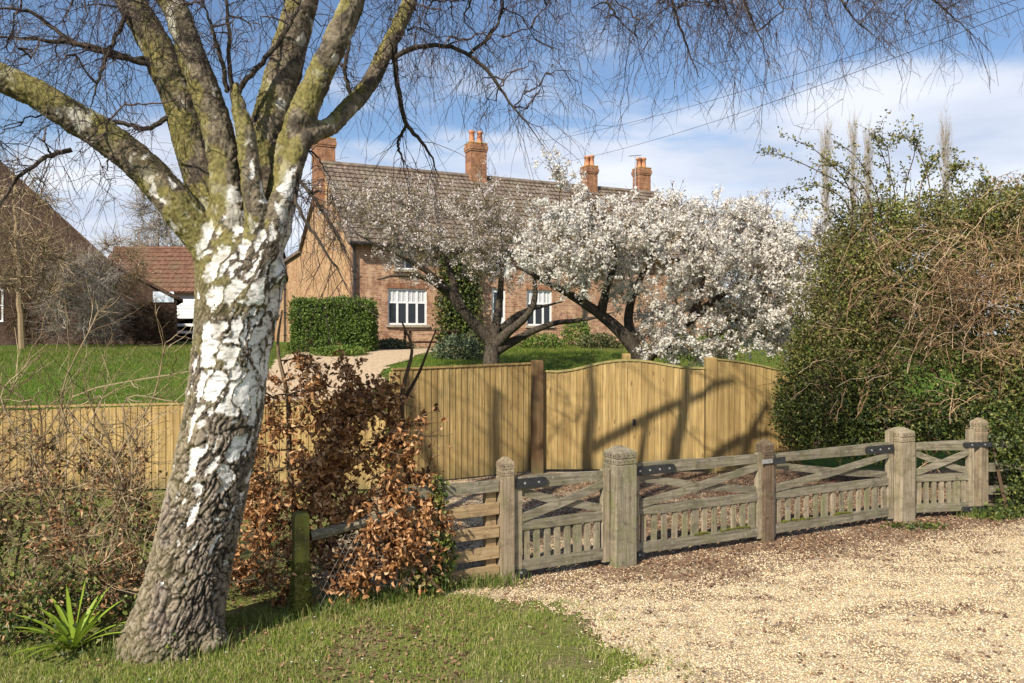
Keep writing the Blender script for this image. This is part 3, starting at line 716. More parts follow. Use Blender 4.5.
# ------------------------------------------------------------------ overhead cables
for (a, b, lab) in (((543, 141, 36), (1120, -38, 13), 'upper of two thin overhead cables crossing the sky to the house'), ((560, 163, 36), (1120, -30, 12.6), 'lower of two thin overhead cables crossing the sky to the house')):
    a, b = P(*a), P(*b); t = np.linspace(0, 1, 24)[:, None]; pts = a + (b - a) * t; pts[:, 2] -= .35 * (4 * t * (1 - t))[:, 0]
    mb = MB(); mb.tubes(pts, np.full(24, .0065), 5, True); tag(mb.build('overhead_cable', CABLE, loc=tuple(a)), lab, 'cable', 'overhead cables')

# ------------------------------------------------------------------ garden furniture and planting by the house
def local(x, y): return FX + math.cos(HR)*x - math.sin(HR)*y, FY + math.sin(HR)*x + math.cos(HR)*y
tx, ty = local(2.45, -1.25); tz = float(gz(tx, ty))
tb = thing('garden_table', 'dark slatted wooden garden table under the cottage window', 'table', (tx, ty, tz), None, HR)
mb = MB()
for k in range(5): mb.box((-.95, -.36 + k*.15, .60), (.95, -.36 + k*.15 + .135, .64))
mb.build('tabletop', DARKWOOD, tb)
for sx in (-.8, .8):
    for sy in (-.28, .28): mb = MB(); mb.box((sx-.04, sy-.04, -.05), (sx+.04, sy+.04, .598)); mb.build('leg', DARKWOOD, tb)
mb = MB(); mb.box((-.76, -.02, .2), (.76, .02, .26)); mb.build('stretcher', DARKWOOD, tb)

def leaf_shell(lo, hi, n, jit=.05):
    lo, hi = np.array(lo), np.array(hi); s_ = hi - lo
    A = np.array([s_[1]*s_[2], s_[1]*s_[2], s_[0]*s_[2], s_[0]*s_[2], s_[0]*s_[1]]); f = RNG.choice(5, n, p=A/A.sum())
    p = lo + RNG.random((n, 3)) * s_; nr = np.zeros((n, 3))
    for k, (ax, sd) in enumerate(((0, 0), (0, 1), (1, 0), (1, 1), (2, 1))):
        w = f == k; p[w, ax] = hi[ax] if sd else lo[ax]; nr[w, ax] = 1 if sd else -1
    return p + RNG.normal(size=(n, 3)) * jit, nr
hb = thing('box_hedge', 'neatly clipped square green hedge block in front of the brick gable', 'hedge', (-5.6, 25, float(gz(-5.6, 25))))
z0 = float(gz(-5.6, 25)); lo, hi = (-6.75, 24.5, z0 - .1), (-4.42, 25.7, 3.22)
mb = MB(); mb.box(np.array(lo) + .1, np.array(hi) - .1); mb.build('stems', simple_mat('hedge_inside', (.012,.02,.006), (.03,.045,.012), 9), hb)  # plain dark green box filling the hedge behind its leaves
p, nr = leaf_shell(lo, hi, 17000, .055); p = p + nr * ((vnoise(p * 2.2, 3) - .45) * .34)[:, None]; mb = MB(); mb.leaves(p, rdir(len(p), .3) + nr*.4, nr + rdir(len(p))*.7, RNG.uniform(.05, .095, len(p)), RNG.uniform(.035, .06, len(p)))
mb.build('leaves', BOX, hb)
def bush(name, label, cat, c, r, n, mat, L, twig=None, nt=60, grp=None, shell=.55, base=None):
    c = np.array(c, float); r = np.array(r, float); gzv = float(gz(c[0], c[1]))
    t = thing(name, label, cat, (c[0], c[1], gzv), grp)
    u = rdir(n) * (shell + (1 - shell) * RNG.random((n, 1))) * (.72 + .5 * vnoise(rdir(n)*0 + RNG.normal(size=(n, 3)) * .01 + RNG.random((n,3))*0, 1)[:, None])
    dd = rdir(n); k = shell + (1 - shell) * RNG.random((n, 1)); k *= (.7 + .6 * vnoise(dd * 2.7 + c, 2)[:, None])
    p = c + dd * k * r; p[:, 2] = np.maximum(p[:, 2], gz(p[:, 0], p[:, 1]) + .02)
    if twig is not None:
        q = c + rdir(nt) * r * RNG.uniform(.5, 1, (nt, 1)); q[:, 2] = np.maximum(q[:, 2], gzv + .1)
        rt = np.array([[c[0], c[1], gzv - .02], [c[0], c[1], gzv + .15]])
        pt = attach(rt, q, 6, .12); mb = MB(); mb.tubes(pt, np.tile(np.linspace(.012, .004, 6), (len(pt), 1)), 4); mb.build('stems', twig, t)
    mb = MB(); mb.leaves(p, rdir(n, .4) + dd * .5, dd + rdir(n) * .8, RNG.uniform(.6, 1.1, n) * L, RNG.uniform(.4, .65, n) * L); mb.build('leaves', mat, t)
    return t
GREYGREEN = leaf_mat('grey_green_leaf', [(0, (.04,.06,.03)), (.6, (.11,.14,.075)), (1, (.21,.24,.14))], .2, .7)
FRESH = leaf_mat('fresh_green_leaf', [(0, (.05,.10,.012)), (.6, (.13,.20,.03)), (1, (.26,.30,.06))], .3, .6)
OLIVE = leaf_mat('olive_leaf', [(0, (.035,.045,.015)), (.6, (.09,.105,.03)), (1, (.19,.17,.07))], .2, .6)
for (px, py, d, rx, rz_, lab, mt) in (
    (458, 352, 23.2, .75, .45, 'low grey green shrub on the lawn just left of the pinkish cherry trunk', GREYGREEN),
    (478, 348, 25.0, .55, .45, 'dark rounded shrub half behind the leaning cherry trunk', OLIVE),
    (540, 341, 26.8, .9, .35, 'low fresh green border plants beneath the right hand window', FRESH),
    (577, 335, 28.6, .6, .75, 'tall bright green shrub against the brick wall between the trees', FRESH),
    (600, 343, 26.5, .8, .35, 'low olive border clump right of the bright shrub by the wall', OLIVE),
    (700, 352, 23.0, 1.1, .5, 'fresh green clump on the lawn seen under the blossom boughs', FRESH),
    (340, 352, 23.9, .9, .18, 'low green ground plants along the foot of the clipped hedge', FRESH),
    (390, 345, 26.6, .8, .22, 'thin green border strip beneath the cottage window', GREYGREEN)):
    a = P(px, py, d); bush('garden_shrub', lab, 'shrub', (a[0], d, float(gz(a[0], d)) + rz_*.5), (rx, rx*.7, rz_), 1500, mt, .10, BROWNTWIG, 24, 'shrubs along the cottage border')
# climber on the wall
cl = thing('wall_climber', 'dark evergreen climber growing up the brick wall beside the window', 'climber', (*local(4.0, -.2), HZ))
n = 5200; xx = RNG.normal(3.9, .52, n); zz_ = RNG.uniform(0, 3.4, n); k = np.abs(xx - 3.9) < .95 * (1.05 - .18*zz_/3.4); k &= xx > 2.98; xx, zz_ = xx[k], zz_[k]; n = len(xx)
yy = -.05 - RNG.random(n) * .42; L2 = np.array([local(a, b) for a, b in zip(xx, yy)])
mb = MB(); mb.leaves(np.column_stack([L2, zz_ + HZ]), rdir(n, -.3), rdir(n) + np.array([.4, -.8, .4]), RNG.uniform(.07, .14, n), RNG.uniform(.05, .1, n)); mb.build('leaves', IVY, cl)
pts = []
for s_ in range(14):
    a0 = 3.9 + RNG.normal() * .12; a1 = 3.9 + RNG.normal() * .5; zt = RNG.uniform(1.5, 3.3)
    c4 = cr([(a0, -.08, -.1), ((a0+a1)/2 + RNG.normal()*.1, -.1, zt*.5), (a1, -.12, zt)], 8); pts.append([(*local(x, y), z + HZ) for x, y, z in c4])
mb = MB(); mb.tubes(np.array(pts), np.tile(np.linspace(.03, .008, 8), (14, 1)), 5); mb.build('stems', BROWNTWIG, cl)

# ================================================================== CLOSE-BOARD FENCE AND GATES
def board_panel(mb, a, b, zt, z0=.03, bw=.1, seed=0):
    """feather-edge boards from a to b (x, y); zt(t) gives the top height"""
    a, b = np.array(a, float), np.array(b, float); L = np.linalg.norm(b - a); u = (b - a) / L; nrm = np.array([u[1], -u[0]])
    n = max(1, round(L / bw)); w = L / n
    for k in range(n):
        s0, s1 = k * w, (k + 1) * w + .012 if k < n - 1 else L
        j = RNG.uniform(0, .003); pts = []
        for zf in (0, 1):
            for (s_, o) in ((s0, .004 + j), (s1, .016 + j), (s1, .002), (s0, -.006)):
                q = a + u * s_ + nrm * o; z = (z0 + ground_z(q[0], q[1])[0]) if zf == 0 else zt(min(1, s_ / L))
                pts.append((q[0], q[1], z))
        mb.hexa(pts)
    return mb
def strip(mb, a, b, zt, w0, w1, h, n=1):
    """a capping strip that follows zt along a-b, from w0 in front to w1 behind"""
    a, b = np.array(a, float), np.array(b, float); L = np.linalg.norm(b - a); u = (b - a) / L; nrm = np.array([u[1], -u[0]])
    V = []; 
    for k in range(n + 1):
        q = a + (b - a) * k / n; z = zt(k / n)
        for (o, dz) in ((w0, .002), (w0, h), (w1, h), (w1, .002)): e = q + nrm * o; V.append((e[0], e[1], z + dz))
    Q = [(k*4+i, k*4+(i+1) % 4, k*4+4+(i+1) % 4, k*4+4+i) for k in range(n) for i in range(4)] + [(0,3,2,1), (n*4, n*4+1, n*4+2, n*4+3)]
    return mb.add(V, Q)
def square_post(mb, x, y, w, z1, rz=0.0, z0=-.1, top=.02):
    c_, s_ = math.cos(rz), math.sin(rz); h = w / 2; ch = h * .94
    ring = [(-ch,-h),(ch,-h),(h,-ch),(h,ch),(ch,h),(-ch,h),(-h,ch),(-h,-ch)]
    V = []
    for z, f in ((z0, 1), (z1 - top, 1), (z1, .8)): V += [(x + (a*c_ - b*s_)*f, y + (a*s_ + b*c_)*f, z) for a, b in ring]
    mb.add(V, [(i*8+j, i*8+(j+1) % 8, (i+1)*8+(j+1) % 8, (i+1)*8+j) for i in range(2) for j in range(8)], ngons=[list(range(16, 24))]); return mb
def fence(label, a, b, zt, posts, capn=1):
    mid = ((a[0]+b[0])/2, (a[1]+b[1])/2); t = thing('board_fence', label, 'fence', (mid[0], mid[1], float(gz(*mid))), 'close-board fence panels')
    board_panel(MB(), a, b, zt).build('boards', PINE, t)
    strip(MB(), a, b, zt, .03, -.03, .028, capn).build('capping', PINECAP if capn > 1 else PINE, t)
    u = np.array(b) - np.array(a); L = np.linalg.norm(u); u /= L; nb = np.array([-u[1], u[0]])
    for s_ in posts:
        q = np.array(a) + u * s_ * L + nb * .075; mb = MB(); square_post(mb, q[0], q[1], .1, zt(s_) - .03, math.atan2(u[1], u[0])); mb.build('post', PINE, t)
    for zr in (.3, .9):
        mb = MB(); q0, q1 = np.array(a) + nb * .012, np.array(b) + nb * .012; strip(mb, q0, q1, lambda t_: zr, 0, -.05, .08); mb.build('rail', PINE, t)
    return t
fl0 = (-9.5, 11.25); fl1 = (-1.78, 11.2)
fence('low stretch of new pine fence behind the bare hedge at left', fl0, fl1, lambda t: float(np.interp(t, [0, .3, .83, 1], [1.12, 1.13, 1.26, 1.28])), (.02, .35, .68, .98))
fa, fb = (-1.74, 11.55), (.33, 12.72)
fence('tall flat-topped new pine fence panel left of the arched gates', fa, fb, lambda t: 1.69 + .045 * t, (.02, .5))
wa, wb = (3.262, 12.66), (4.75, 13.1)
fence('tall pine fence panel with swept top beside the hedge', wa, wb, lambda t: 1.80 - .30 * (t ** 1.15) + .03*math.sin(t*3.14), (.05, .95), 10)
for (x, y, w, z, mt, lab) in ((.40, 12.70, .20, 1.80, PINEPOST, 'dark brown square gate post left of the arched pine gates'), (3.17, 12.72, .17, 1.845, PINE, 'pale yellow square gate post right of the arched pine gates')):
    mb = MB(); square_post(mb, x, y, w, z); o = mb.build('gate_post', mt, loc=(x, y, 0)); tag(o, lab, 'gate post', 'posts of the tall pine gates')
mb = MB(); square_post(mb, 1.86, 12.95, .13, 1.90); o = mb.build('stop_post', PINE, loc=(1.86, 12.95, 0)); tag(o, 'pale wooden post top showing above the middle of the arched gates', 'post')
def arch_z(x):
    return float(np.interp(x, np.linspace(.52, 3.06, 13), cr(np.array([[1.605],[1.600],[1.625],[1.675],[1.728],[1.765],[1.782],[1.778],[1.757],[1.718],[1.680],[1.660],[1.655]]), 13)[:, 0]))
for (xa, xb, lab) in ((.503, 1.838, 'left leaf of the arched new pine gates beside the dark post'), (1.846, 3.065, 'right leaf of the arched new pine gates with black ring handle')):
    t = thing('boarded_gate', lab, 'gate', ((xa+xb)/2, 12.7, 0), 'tall arched pine gates')
    zt = lambda s_, xa=xa, xb=xb: arch_z(xa + (xb - xa) * s_)
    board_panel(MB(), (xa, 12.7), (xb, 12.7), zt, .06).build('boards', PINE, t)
    strip(MB(), (xa, 12.7), (xb, 12.7), zt, .032, -.04, .034, 12).build('capping', PINECAP, t)
    for zr in (.25, .85, 1.4):
        mb = MB(); mb.box((xa + .02, 12.712, zr), (xb - .02, 12.76, zr + .12)); mb.build('ledge', PINE, t)
    if xa > 1:
        mb = MB(); hx = 1.945; mb.box((hx - .022, 12.672, .76), (hx + .022, 12.679, .86)); h = mb.build('handle', IRON, t)
        mb = MB(); an = np.linspace(0, 2*math.pi, 15); mb.tubes(np.column_stack([hx + .035*np.cos(an), np.full(15, 12.662), .775 + .035*np.sin(an)]), np.full(15, .007), 6); mb.build('ring', IRON, h)

# ================================================================== OLD GATES
G0 = np.array([-.06, 7.09]); GU = np.array([.8936, .4488]); GR = math.atan2(GU[1], GU[0])
def G(s): return G0 + GU * s
def carved_post(s, w, h, mat, label, pos=None, dots=True, rz=GR, tilt=(0, 0)):
    q = G(s) if pos is None else np.array(pos); t = thing('carved_gate_post', label, 'gate post', (q[0], q[1], float(ground_z(*q)[0])), 'carved oak posts of the old gates', rz)
    hw = w / 2; sec = [(-.12, 1.01), (.25, 1.0), (h*.55, .995), (h - .175, 1), (h - .172, .94), (h - .162, .94), (h - .158, 1.0), (h - .118, 1.0), (h - .114, .94), (h - .104, .94), (h - .100, 1.0), (h - .055, 1.0), (h - .045, .96), (h, .30)]
    ring = lambda f: [(-hw*f*.95,-hw*f),(hw*f*.95,-hw*f),(hw*f,-hw*f*.95),(hw*f,hw*f*.95),(hw*f*.95,hw*f),(-hw*f*.95,hw*f),(-hw*f,hw*f*.95),(-hw*f,-hw*f*.95)]
    V = []
    for z, f in sec: V += [(a + tilt[0]*z + RNG.normal()*.0012, b + tilt[1]*z + RNG.normal()*.0012, z) for a, b in ring(f)]
    mb = MB(); mb.add(V, [(i*8+j, i*8+(j+1) % 8, (i+1)*8+(j+1) % 8, (i+1)*8+j) for i in range(len(sec)-1) for j in range(8)], ngons=[list(range(len(V)-8, len(V)))]); mb.build('shaft', mat, t)
    if dots:
        mb = MB()
        for zc in (h - .138, h - .078):
            for k in np.linspace(-.62, .62, 4 if w > .18 else 3):
                d_ = .0075; e = .0015
                for face in range(2):
                    if face == 0: mb.hexa([(k*hw-d_,-hw-e,zc),(k*hw,-hw-e,zc-d_),(k*hw,-hw+.01,zc-d_),(k*hw-d_,-hw+.01,zc),(k*hw,-hw-e,zc+d_),(k*hw+d_,-hw-e,zc),(k*hw+d_,-hw+.01,zc),(k*hw,-hw+.01,zc+d_)])
                    else: mb.hexa([(-hw-e,k*hw-d_,zc),(-hw-e,k*hw,zc-d_),(-hw+.01,k*hw,zc-d_),(-hw+.01,k*hw-d_,zc),(-hw-e,k*hw,zc+d_),(-hw-e,k*hw+d_,zc),(-hw+.01,k*hw+d_,zc),(-hw+.01,k*hw,zc+d_)])
        mb.build('shade_dots', HOLESHADE, t)  # raised dark diamonds painted as the shade of small holes
    return t
carved_post(0, .125, 1.11, OAKPOST, 'slim brown carved post at the end of the rail fence')
carved_post(1.22, .235, 1.135, OAKGREEN, 'broad weathered post with pointed top and green mossy side', tilt=(.006, 0))
carved_post(3.08, .135, 1.09, OAKBROWN, 'slim dark brown post in front of the joint of the wide gate leaves')
carved_post(5.21, .235, 1.11, OAKV, 'broad pale carved post between the wide gate and narrow right gate')
RP = P(979, 519, 9.72)[:2]
carved_post(6.69, .145, 1.19, OAKPOST, 'tall narrow post at far right with ivy over its side', pos=RP)

def gate(label, pa, pb, hinge, npick, ztop=.93, straps=None, tall_stile=None, second=False, moss=()):
    pa, pb = np.array(pa), np.array(pb); L = float(np.linalg.norm(pb - pa)); rz = math.atan2(pb[1]-pa[1], pb[0]-pa[0]); c_ = pa
    t = thing('weathered_gate', label, 'gate', (pa[0], pa[1], 0.0), 'weathered oak gates across the drive', rz)
    T = .028
    def bx(name, lo, hi, mat=OAKH): mb = MB(); mb.box(lo, hi); return mb.build(name, mat, t)
    def bar(name, xa, za, xb, zb, w, y0, y1, mat=OAKH, n=8, bow=0.0, w2=None):
        xs = np.linspace(xa, xb, n); zs = np.linspace(za, zb, n) + bow * np.sin(np.linspace(0, math.pi, n)); V = []
        ws = np.linspace(w, w2 or w, n)
        for x, z, wv in zip(xs, zs, ws): j = RNG.normal() * .002; V += [(x, y0, z - wv/2 + j), (x, y0, z + wv/2 + j), (x, y1, z + wv/2 + j), (x, y1, z - wv/2 + j)]
        Q = [(k*4+i, k*4+4+i, k*4+4+(i+1) % 4, k*4+(i+1) % 4) for k in range(n-1) for i in range(4)] + [(0,1,2,3), ((n-1)*4+3, (n-1)*4+2, (n-1)*4+1, (n-1)*4)]
        mb = MB(); mb.add(V, Q); return mb.build(name, mat, t)
    sw = .075
    # stiles, top, middle and bottom rails
    hl, hr = (tall_stile == 'left', tall_stile == 'right')
    bx('stile', (0, -T, .05), (sw, T, ztop + (.13 if hl else .0)), OAKV)
    bx('stile', (L - sw, -T, .05), (L, T, ztop + (.13 if hr else .0)), OAKV)
    wl, wr = (.125, .085) if hinge == 'left' else (.085, .125)
    bar('top_rail', sw + .002, ztop - .06, L - sw - .002, ztop - .06, wl, -T + .003, T - .003, w2=wr)
    bar('mid_rail', sw + .002, .49, L - sw - .002, .49, .085, -T + .004, T - .004)
    bar('bottom_rail', sw + .002, .13, L - sw - .002, .13, .10, -T + .004, T - .004)
    bar('brace', sw + .004, .56, L - sw - .004, ztop - .14, .075, -T - .004, -.004, bow=-.012)
    bar('brace', sw + .004, ztop - .14, L - sw - .004, .56, .075, -.0035, T - .008, bow=-.012)
    for k in range(npick):
        x = sw + (L - 2*sw) * (k + .5) / npick; w = .056 if (k + 1) % 6 else .085
        mb = MB(); j = RNG.normal(size=2) * .003; mb.hexa([(x-w/2+j[0],-.014,.175),(x+w/2+j[0],-.014,.175),(x+w/2+j[0],.012,.175),(x-w/2+j[0],.012,.175),(x-w/2+j[1],-.014,.452),(x+w/2+j[1],-.014,.452),(x+w/2+j[1],.012,.452),(x-w/2+j[1],.012,.452)]); mb.build('picket', OAKGREEN if k % 3 else OAKV, t)
    for (xa, xb, z, h, nb) in straps or ():
        mb = MB(); y0, y1 = -T - .016, -T + .001; n_ = 8
        sgn = 1 if xb > xa else -1; r = h / 2
        an = np.linspace(-math.pi/2, math.pi/2, n_); prof = [(xa, z - r)] + [(xb - sgn*r + sgn*r*math.cos(a_), z + r*math.sin(a_)) for a_ in an] + [(xa, z + r)]
        m_ = len(prof); V = [(x, y0, zz) for x, zz in prof] + [(x, y1, zz) for x, zz in prof]
        mb.add(V, [(k, (k+1) % m_, m_+(k+1) % m_, m_+k) for k in range(m_)], ngons=[list(range(m_))[::-1 if sgn < 0 else 1], list(range(m_, 2*m_))])
        st = mb.build('hinge_strap', IRON, t)
        for k in range(nb):
            x = xa + (xb - xa) * (k + .6) / (nb + .25); a_ = np.linspace(0, 6.2832, 9)[:-1]
            mb = MB(); mb.add([(x + .010*math.cos(v), y0 - .005, z + .010*math.sin(v)) for v in a_] + [(x + .012*math.cos(v), y0 + .001, z + .012*math.sin(v)) for v in a_], [(k2, (k2+1) % 8, 8+(k2+1) % 8, 8+k2) for k2 in range(8)], ngons=[list(range(8))]); mb.build('bolt', STEEL, st)
    for (xa, xb) in moss:
        n_ = 700; x = RNG.uniform(xa, xb, n_); p_ = np.column_stack([x, RNG.uniform(-T, T, n_), .181 + RNG.random(n_)*.018 * np.sin((x-xa)/(xb-xa)*math.pi)])
        mb = MB(); mb.leaves(p_, rdir(n_, .8), rdir(n_, 1), .014, .01); mb.build('moss', MOSS, t)
    return t
gate('narrow old gate between the slim brown post and broad mossy post', G(.08), G(1.09), 'left', 8, .93, [(.01, .33, .872, .085, 2), (.005, .12, .075, .06, 1)])
gate('left leaf of the wide old gate with long black strap beside the broad mossy post', G(1.36), G(3.03), 'left', 12, .955, [(.0, .50, .885, .085, 4), (.005, .13, .075, .06, 1)], moss=((.75, .95), (1.1, 1.5)))
gate('right leaf of the wide old gate with black strap beside the broad pale post', G(3.13), G(5.06), 'right', 13, .945, [(1.92, 1.45, .875, .09, 3)], 'right', moss=((.15, .62), (.95, 1.25)))
gate('narrow old gate between the two far right posts with strap on its right', G(5.37), RP - np.array([.12, .07]), 'right', 7, .93, [(1.10, .70, .875, .06, 2), (1.10, .68, .10, .06, 2)], 'right')
# latch on the slim dark post
q = G(3.08) + np.array([.4488, -.8936]) * .075
lt = thing('gate_latch', 'grey steel latch plate fixed across the slim dark brown post', 'latch', (q[0], q[1], .87), None, GR)
mb = MB(); mb.box((-.12, -.012, -.022), (.20, -.002, .022)); mb.build('plate', STEEL, lt)
mb = MB(); mb.box((.03, -.02, -.034), (.20, -.0125, .034)); mb.build('catch', IRON, lt)

# rail fence on the left of the gates
rt = thing('rail_fence', 'brown five-rail fence section left of the slim carved post', 'fence', (*G(-.4), 0.0), None, GR)
def ga(s, dy=0): return s + .4, dy
for k, z in enumerate((.865, .665, .46, .265, .10)):
    mb = MB(); j = RNG.normal(size=2) * .006
    mb.hexa([(-.55,-.02,z-.045+j[0]),(.33,-.02,z-.045+j[1]),(.33,.02,z-.045+j[1]),(-.55,.02,z-.045+j[0]),(-.55,-.02,z+.055+j[0]),(.33,-.02,z+.055+j[1]),(.33,.02,z+.055+j[1]),(-.55,.02,z+.055+j[0])]); mb.build('rail', RAILWOOD if k else OAKH, rt)
mb = MB(); mb.box((.225, .0215, -.1), (.32, .10, .90)); mb.build('post', RAILWOOD, rt)
mb = MB(); mb.box((-.56, .0215, -.1), (-.46, .11, .93)); mb.build('post', MOSSPOST, rt)
rr = thing('rail_fence', 'mossy three-rail fence running into ivy right of the far right post', 'fence', (RP[0] + .7, RP[1] + .15, 0.0), None, .22)
for z in (.84, .58, .30):
    mb = MB(); mb.box((-.58, -.02, z - .05), (1.3, .02, z + .05)); mb.build('rail', OAKH, rr)
mb = MB(); mb.box((1.0, .0215, -.1), (1.1, .11, .95)); mb.build('post', OAKV, rr)
# mossy post, sloping rail and netting at the beech
sp = G(-1.80); mp = thing('mossy_post', 'yellow green moss covered stake under the copper beech leaves', 'post', (sp[0], sp[1], float(ground_z(*sp)[0])), None, GR)
mb = MB(); square_post(mb, 0, 0, .115, .80, 0, -.1); mb.build('stake', MOSSPOST, mp)
n_ = 1500; a_ = RNG.random(n_)*6.28; zz_ = RNG.random(n_)**1.6 * .42; p_ = np.column_stack([np.cos(a_)*.075, np.sin(a_)*.075, zz_])
mb = MB(); mb.leaves(p_, rdir(n_, .6), np.column_stack([np.cos(a_), np.sin(a_), 0*a_]) + rdir(n_)*.6, .02, .013); mb.build('moss', MOSS, mp)
mb = MB(); a, b = G(-1.72), G(-.86); an = np.linspace(0, 1, 8)[:, None]
mb.tubes(np.column_stack([a + (b-a)*an, (.60 + .15*an[:, 0] + RNG.normal(size=8)*.004)]), np.linspace(.042, .05, 8), 8, True)
o = mb.build('sloping_rail', OAKH, loc=(a[0], a[1], .6)); tag(o, 'grey round rail sloping up from the mossy stake into beech leaves', 'rail')
def netting(label, s0, s1, z0, z1, off):
    pts = []; c = .05; cols = int((s1 - s0) / c); rows = int((z1 - z0) / (c * .9)); P_ = []
    for k in range(cols * 2):
        zs = np.arange(rows + 1); sg = (zs + k) % 2
        s_ = s0 + k * c / 2 + sg * c * .5 * (1 if k % 2 == 0 else 1) - (c*.25); z = z0 + zs * c * .9
        qq = G0[None] + GU[None] * s_[:, None] + np.array([.4488, -.8936]) * (off + .01*np.sin(s_*7))[:, None]; P_.append(np.column_stack([qq, z]))
    mb = MB(); mb.tubes(np.array(P_), np.full((len(P_), rows + 1), .0011), 3)
    q = G((s0 + s1)/2); o = mb.build('wire_netting', WIRE, loc=(q[0], q[1], 0)); tag(o, label, 'netting', 'wire netting on the fence')
netting('rusty grey wire netting below the sloping rail beside the mossy stake', -1.72, -.82, .02, .62, .05)
netting('dark wire netting fixed behind the brown five-rail fence', -.8, -.08, .03, .86, -.10)

# ================================================================== BIRCH
def pxpath(pts, n):
    """(px, py, distance, radius in px) -> smooth path and radii in metres"""
    a = np.array([[*P(x, y, d), r * d / F] for x, y, d, r in pts]); c_ = cr(a, n); return c_[:, :3], np.maximum(c_[:, 3], .003)
BX, BY, _ = P(172, 645, 5.65)
birch = thing('birch_tree', 'old leaning silver birch with rugged white and dark bark in the foreground', 'tree', (BX, BY, 0))
THICK = [  # upper ends out of view, lengthened and thickened to shade the fence
    [(162,690,5.68,74),(170,648,5.67,53),(182,605,5.67,44.5),(192,560,5.67,41),(206,500,5.67,40),(217,450,5.67,39.5),(226,400,5.67,39.5),(232,350,5.67,40),(239,300,5.67,44),(240,262,5.68,46),(238,230,5.70,40),(236,205,5.72,30)],
    [(238,310,5.62,24),(222,268,5.58,22),(196,232,5.52,20),(170,204,5.46,19),(132,166,5.4,18),(100,140,5.35,17.5),(65,118,5.28,16.5),(25,95,5.2,15.5),(-25,70,5.1,15),(-90,35,5.0,14),(-150,-20,4.95,14),(-190,-120,4.95,14),(-222,-250,5.0,13),(-214,-380,5.1,11),(-190,-500,5.2,8)],
    [(72,-285,5.62,9.5),(140,-330,5.6,9),(230,-380,5.6,8.5),(327,-418,5.6,7.5),(410,-430,5.7,5.5)],  # unseen branch added to cast a diagonal shadow on the pine gates
    [(-110,20,4.97,12),(-160,-30,4.95,12),(-235,-95,4.95,12),(-300,-210,5.0,11.5),(-340,-370,5.1,10),(-352,-480,5.1,7)],  # unseen fork added for a shadow band on the left fence panel
    [(-40,62,5.08,11),(-85,5,5.1,11),(-105,-90,5.2,11),(-108,-230,5.4,10.5),(-80,-380,5.5,8.5),(-70,-480,5.5,6)],  # unseen limb added to throw a trunk-like shadow on that panel
    [(238,300,5.66,30),(226,245,5.70,27),(212,205,5.72,23),(196,150,5.74,20),(184,105,5.75,19),(166,62,5.75,17),(143,18,5.74,15.5),(120,-30,5.72,14.5),(100,-100,5.7,14),(82,-190,5.65,14),(70,-290,5.6,12.5),(78,-400,5.6,9.5),(70,-520,5.6,4)],
    [(243,290,5.60,26),(240,230,5.58,21),(231,180,5.56,18),(222,140,5.54,16.5),(208,95,5.52,15.5),(192,55,5.5,14.5),(176,12,5.48,13.5),(160,-35,5.46,13),(156,-120,5.4,12),(140,-220,5.3,10),(150,-330,5.3,8),(165,-450,5.3,5)],
    [(246,300,5.72,32),(256,250,5.78,27),(264,205,5.82,24),(270,160,5.86,22),(279,110,5.9,20.5),(291,65,5.94,18.5),(304,20,5.98,17),(314,-25,6.0,16),(326,-100,6.05,14.5),(335,-190,6.1,12),(360,-300,6.1,9),(372,-430,6.1,6)],
    [(256,280,5.62,22),(272,220,5.62,18),(284,165,5.62,16),(300,115,5.64,15),(318,75,5.66,13.5),(336,35,5.68,13),(352,-5,5.7,12.5),(376,-70,5.75,11.5),(410,-160,5.8,10),(430,-270,5.8,8),(470,-380,5.8,5)],
    [(252,300,5.55,20),(266,245,5.48,15),(282,185,5.5,11.5),(302,142,5.6,10.5),(330,124,5.8,9.5),(358,95,6.0,9),(383,58,6.2,8.5),(402,22,6.35,8),(420,-14,6.5,7.5),(450,-60,6.6,7),(500,-95,6.7,6.5),(560,-110,6.8,6)],
    [(248,300,5.54,22),(252,255,5.48,15),(252,215,5.44,12.5),(246,170,5.43,11),(237,125,5.44,9.5),(230,99,5.46,5.5),(227,84,5.47,2)],
    [(258,240,5.62,18),(268,262,5.60,17),(277,277,5.59,13),(284,282,5.58,8)],            # broken stub
    [(128,652,5.62,20),(150,640,5.62,18),(172,610,5.62,22)], [(214,652,5.55,16),(205,632,5.6,18),(196,600,5.62,22)], [(180,664,5.45,14),(184,640,5.52,20),(190,600,5.6,22)],
]
tmp = MB(); limb_nodes = []
for pts in THICK:
    n = max(12, len(pts) * 9); c_, r_ = pxpath(pts, n); r_ = r_ * .925; c_[3:] += np.cumsum(RNG.normal(size=(n - 3, 3)), axis=0) * (.004 if limb_nodes else 0); tmp.tubes(c_, r_, 18, True); limb_nodes.append(c_)
to = tmp.build('birch_temp', BARKD)
md = to.modifiers.new('r', 'REMESH'); md.mode = 'VOXEL'; md.voxel_size = .0085; md.use_smooth_shade = True
sm = to.modifiers.new('s', 'SMOOTH'); sm.iterations = 14; sm.factor = .6
bpy.context.view_layer.update()
ev = to.evaluated_get(bpy.context.evaluated_depsgraph_get())
tm = bpy.data.meshes.new_from_object(ev); bpy.data.objects.remove(to, do_unlink=True)
nv = len(tm.vertices); co = np.empty(nv*3, np.float32); tm.vertices.foreach_get('co', co); co = co.reshape(-1, 3).astype(float)
no = np.empty(nv*3, np.float32); tm.vertices.foreach_get('normal', no); no = no.reshape(-1, 3).astype(float)
z = co[:, 2]
lean = co.copy(); lean[:, 0] -= .42 * (np.minimum(z, 2.9))            # follow the lean of the trunk
wp = lean + (np.column_stack([vnoise(co*5+3, 2), vnoise(co*5+31, 2), vnoise(co*5+77, 2)]) - .5) * .16
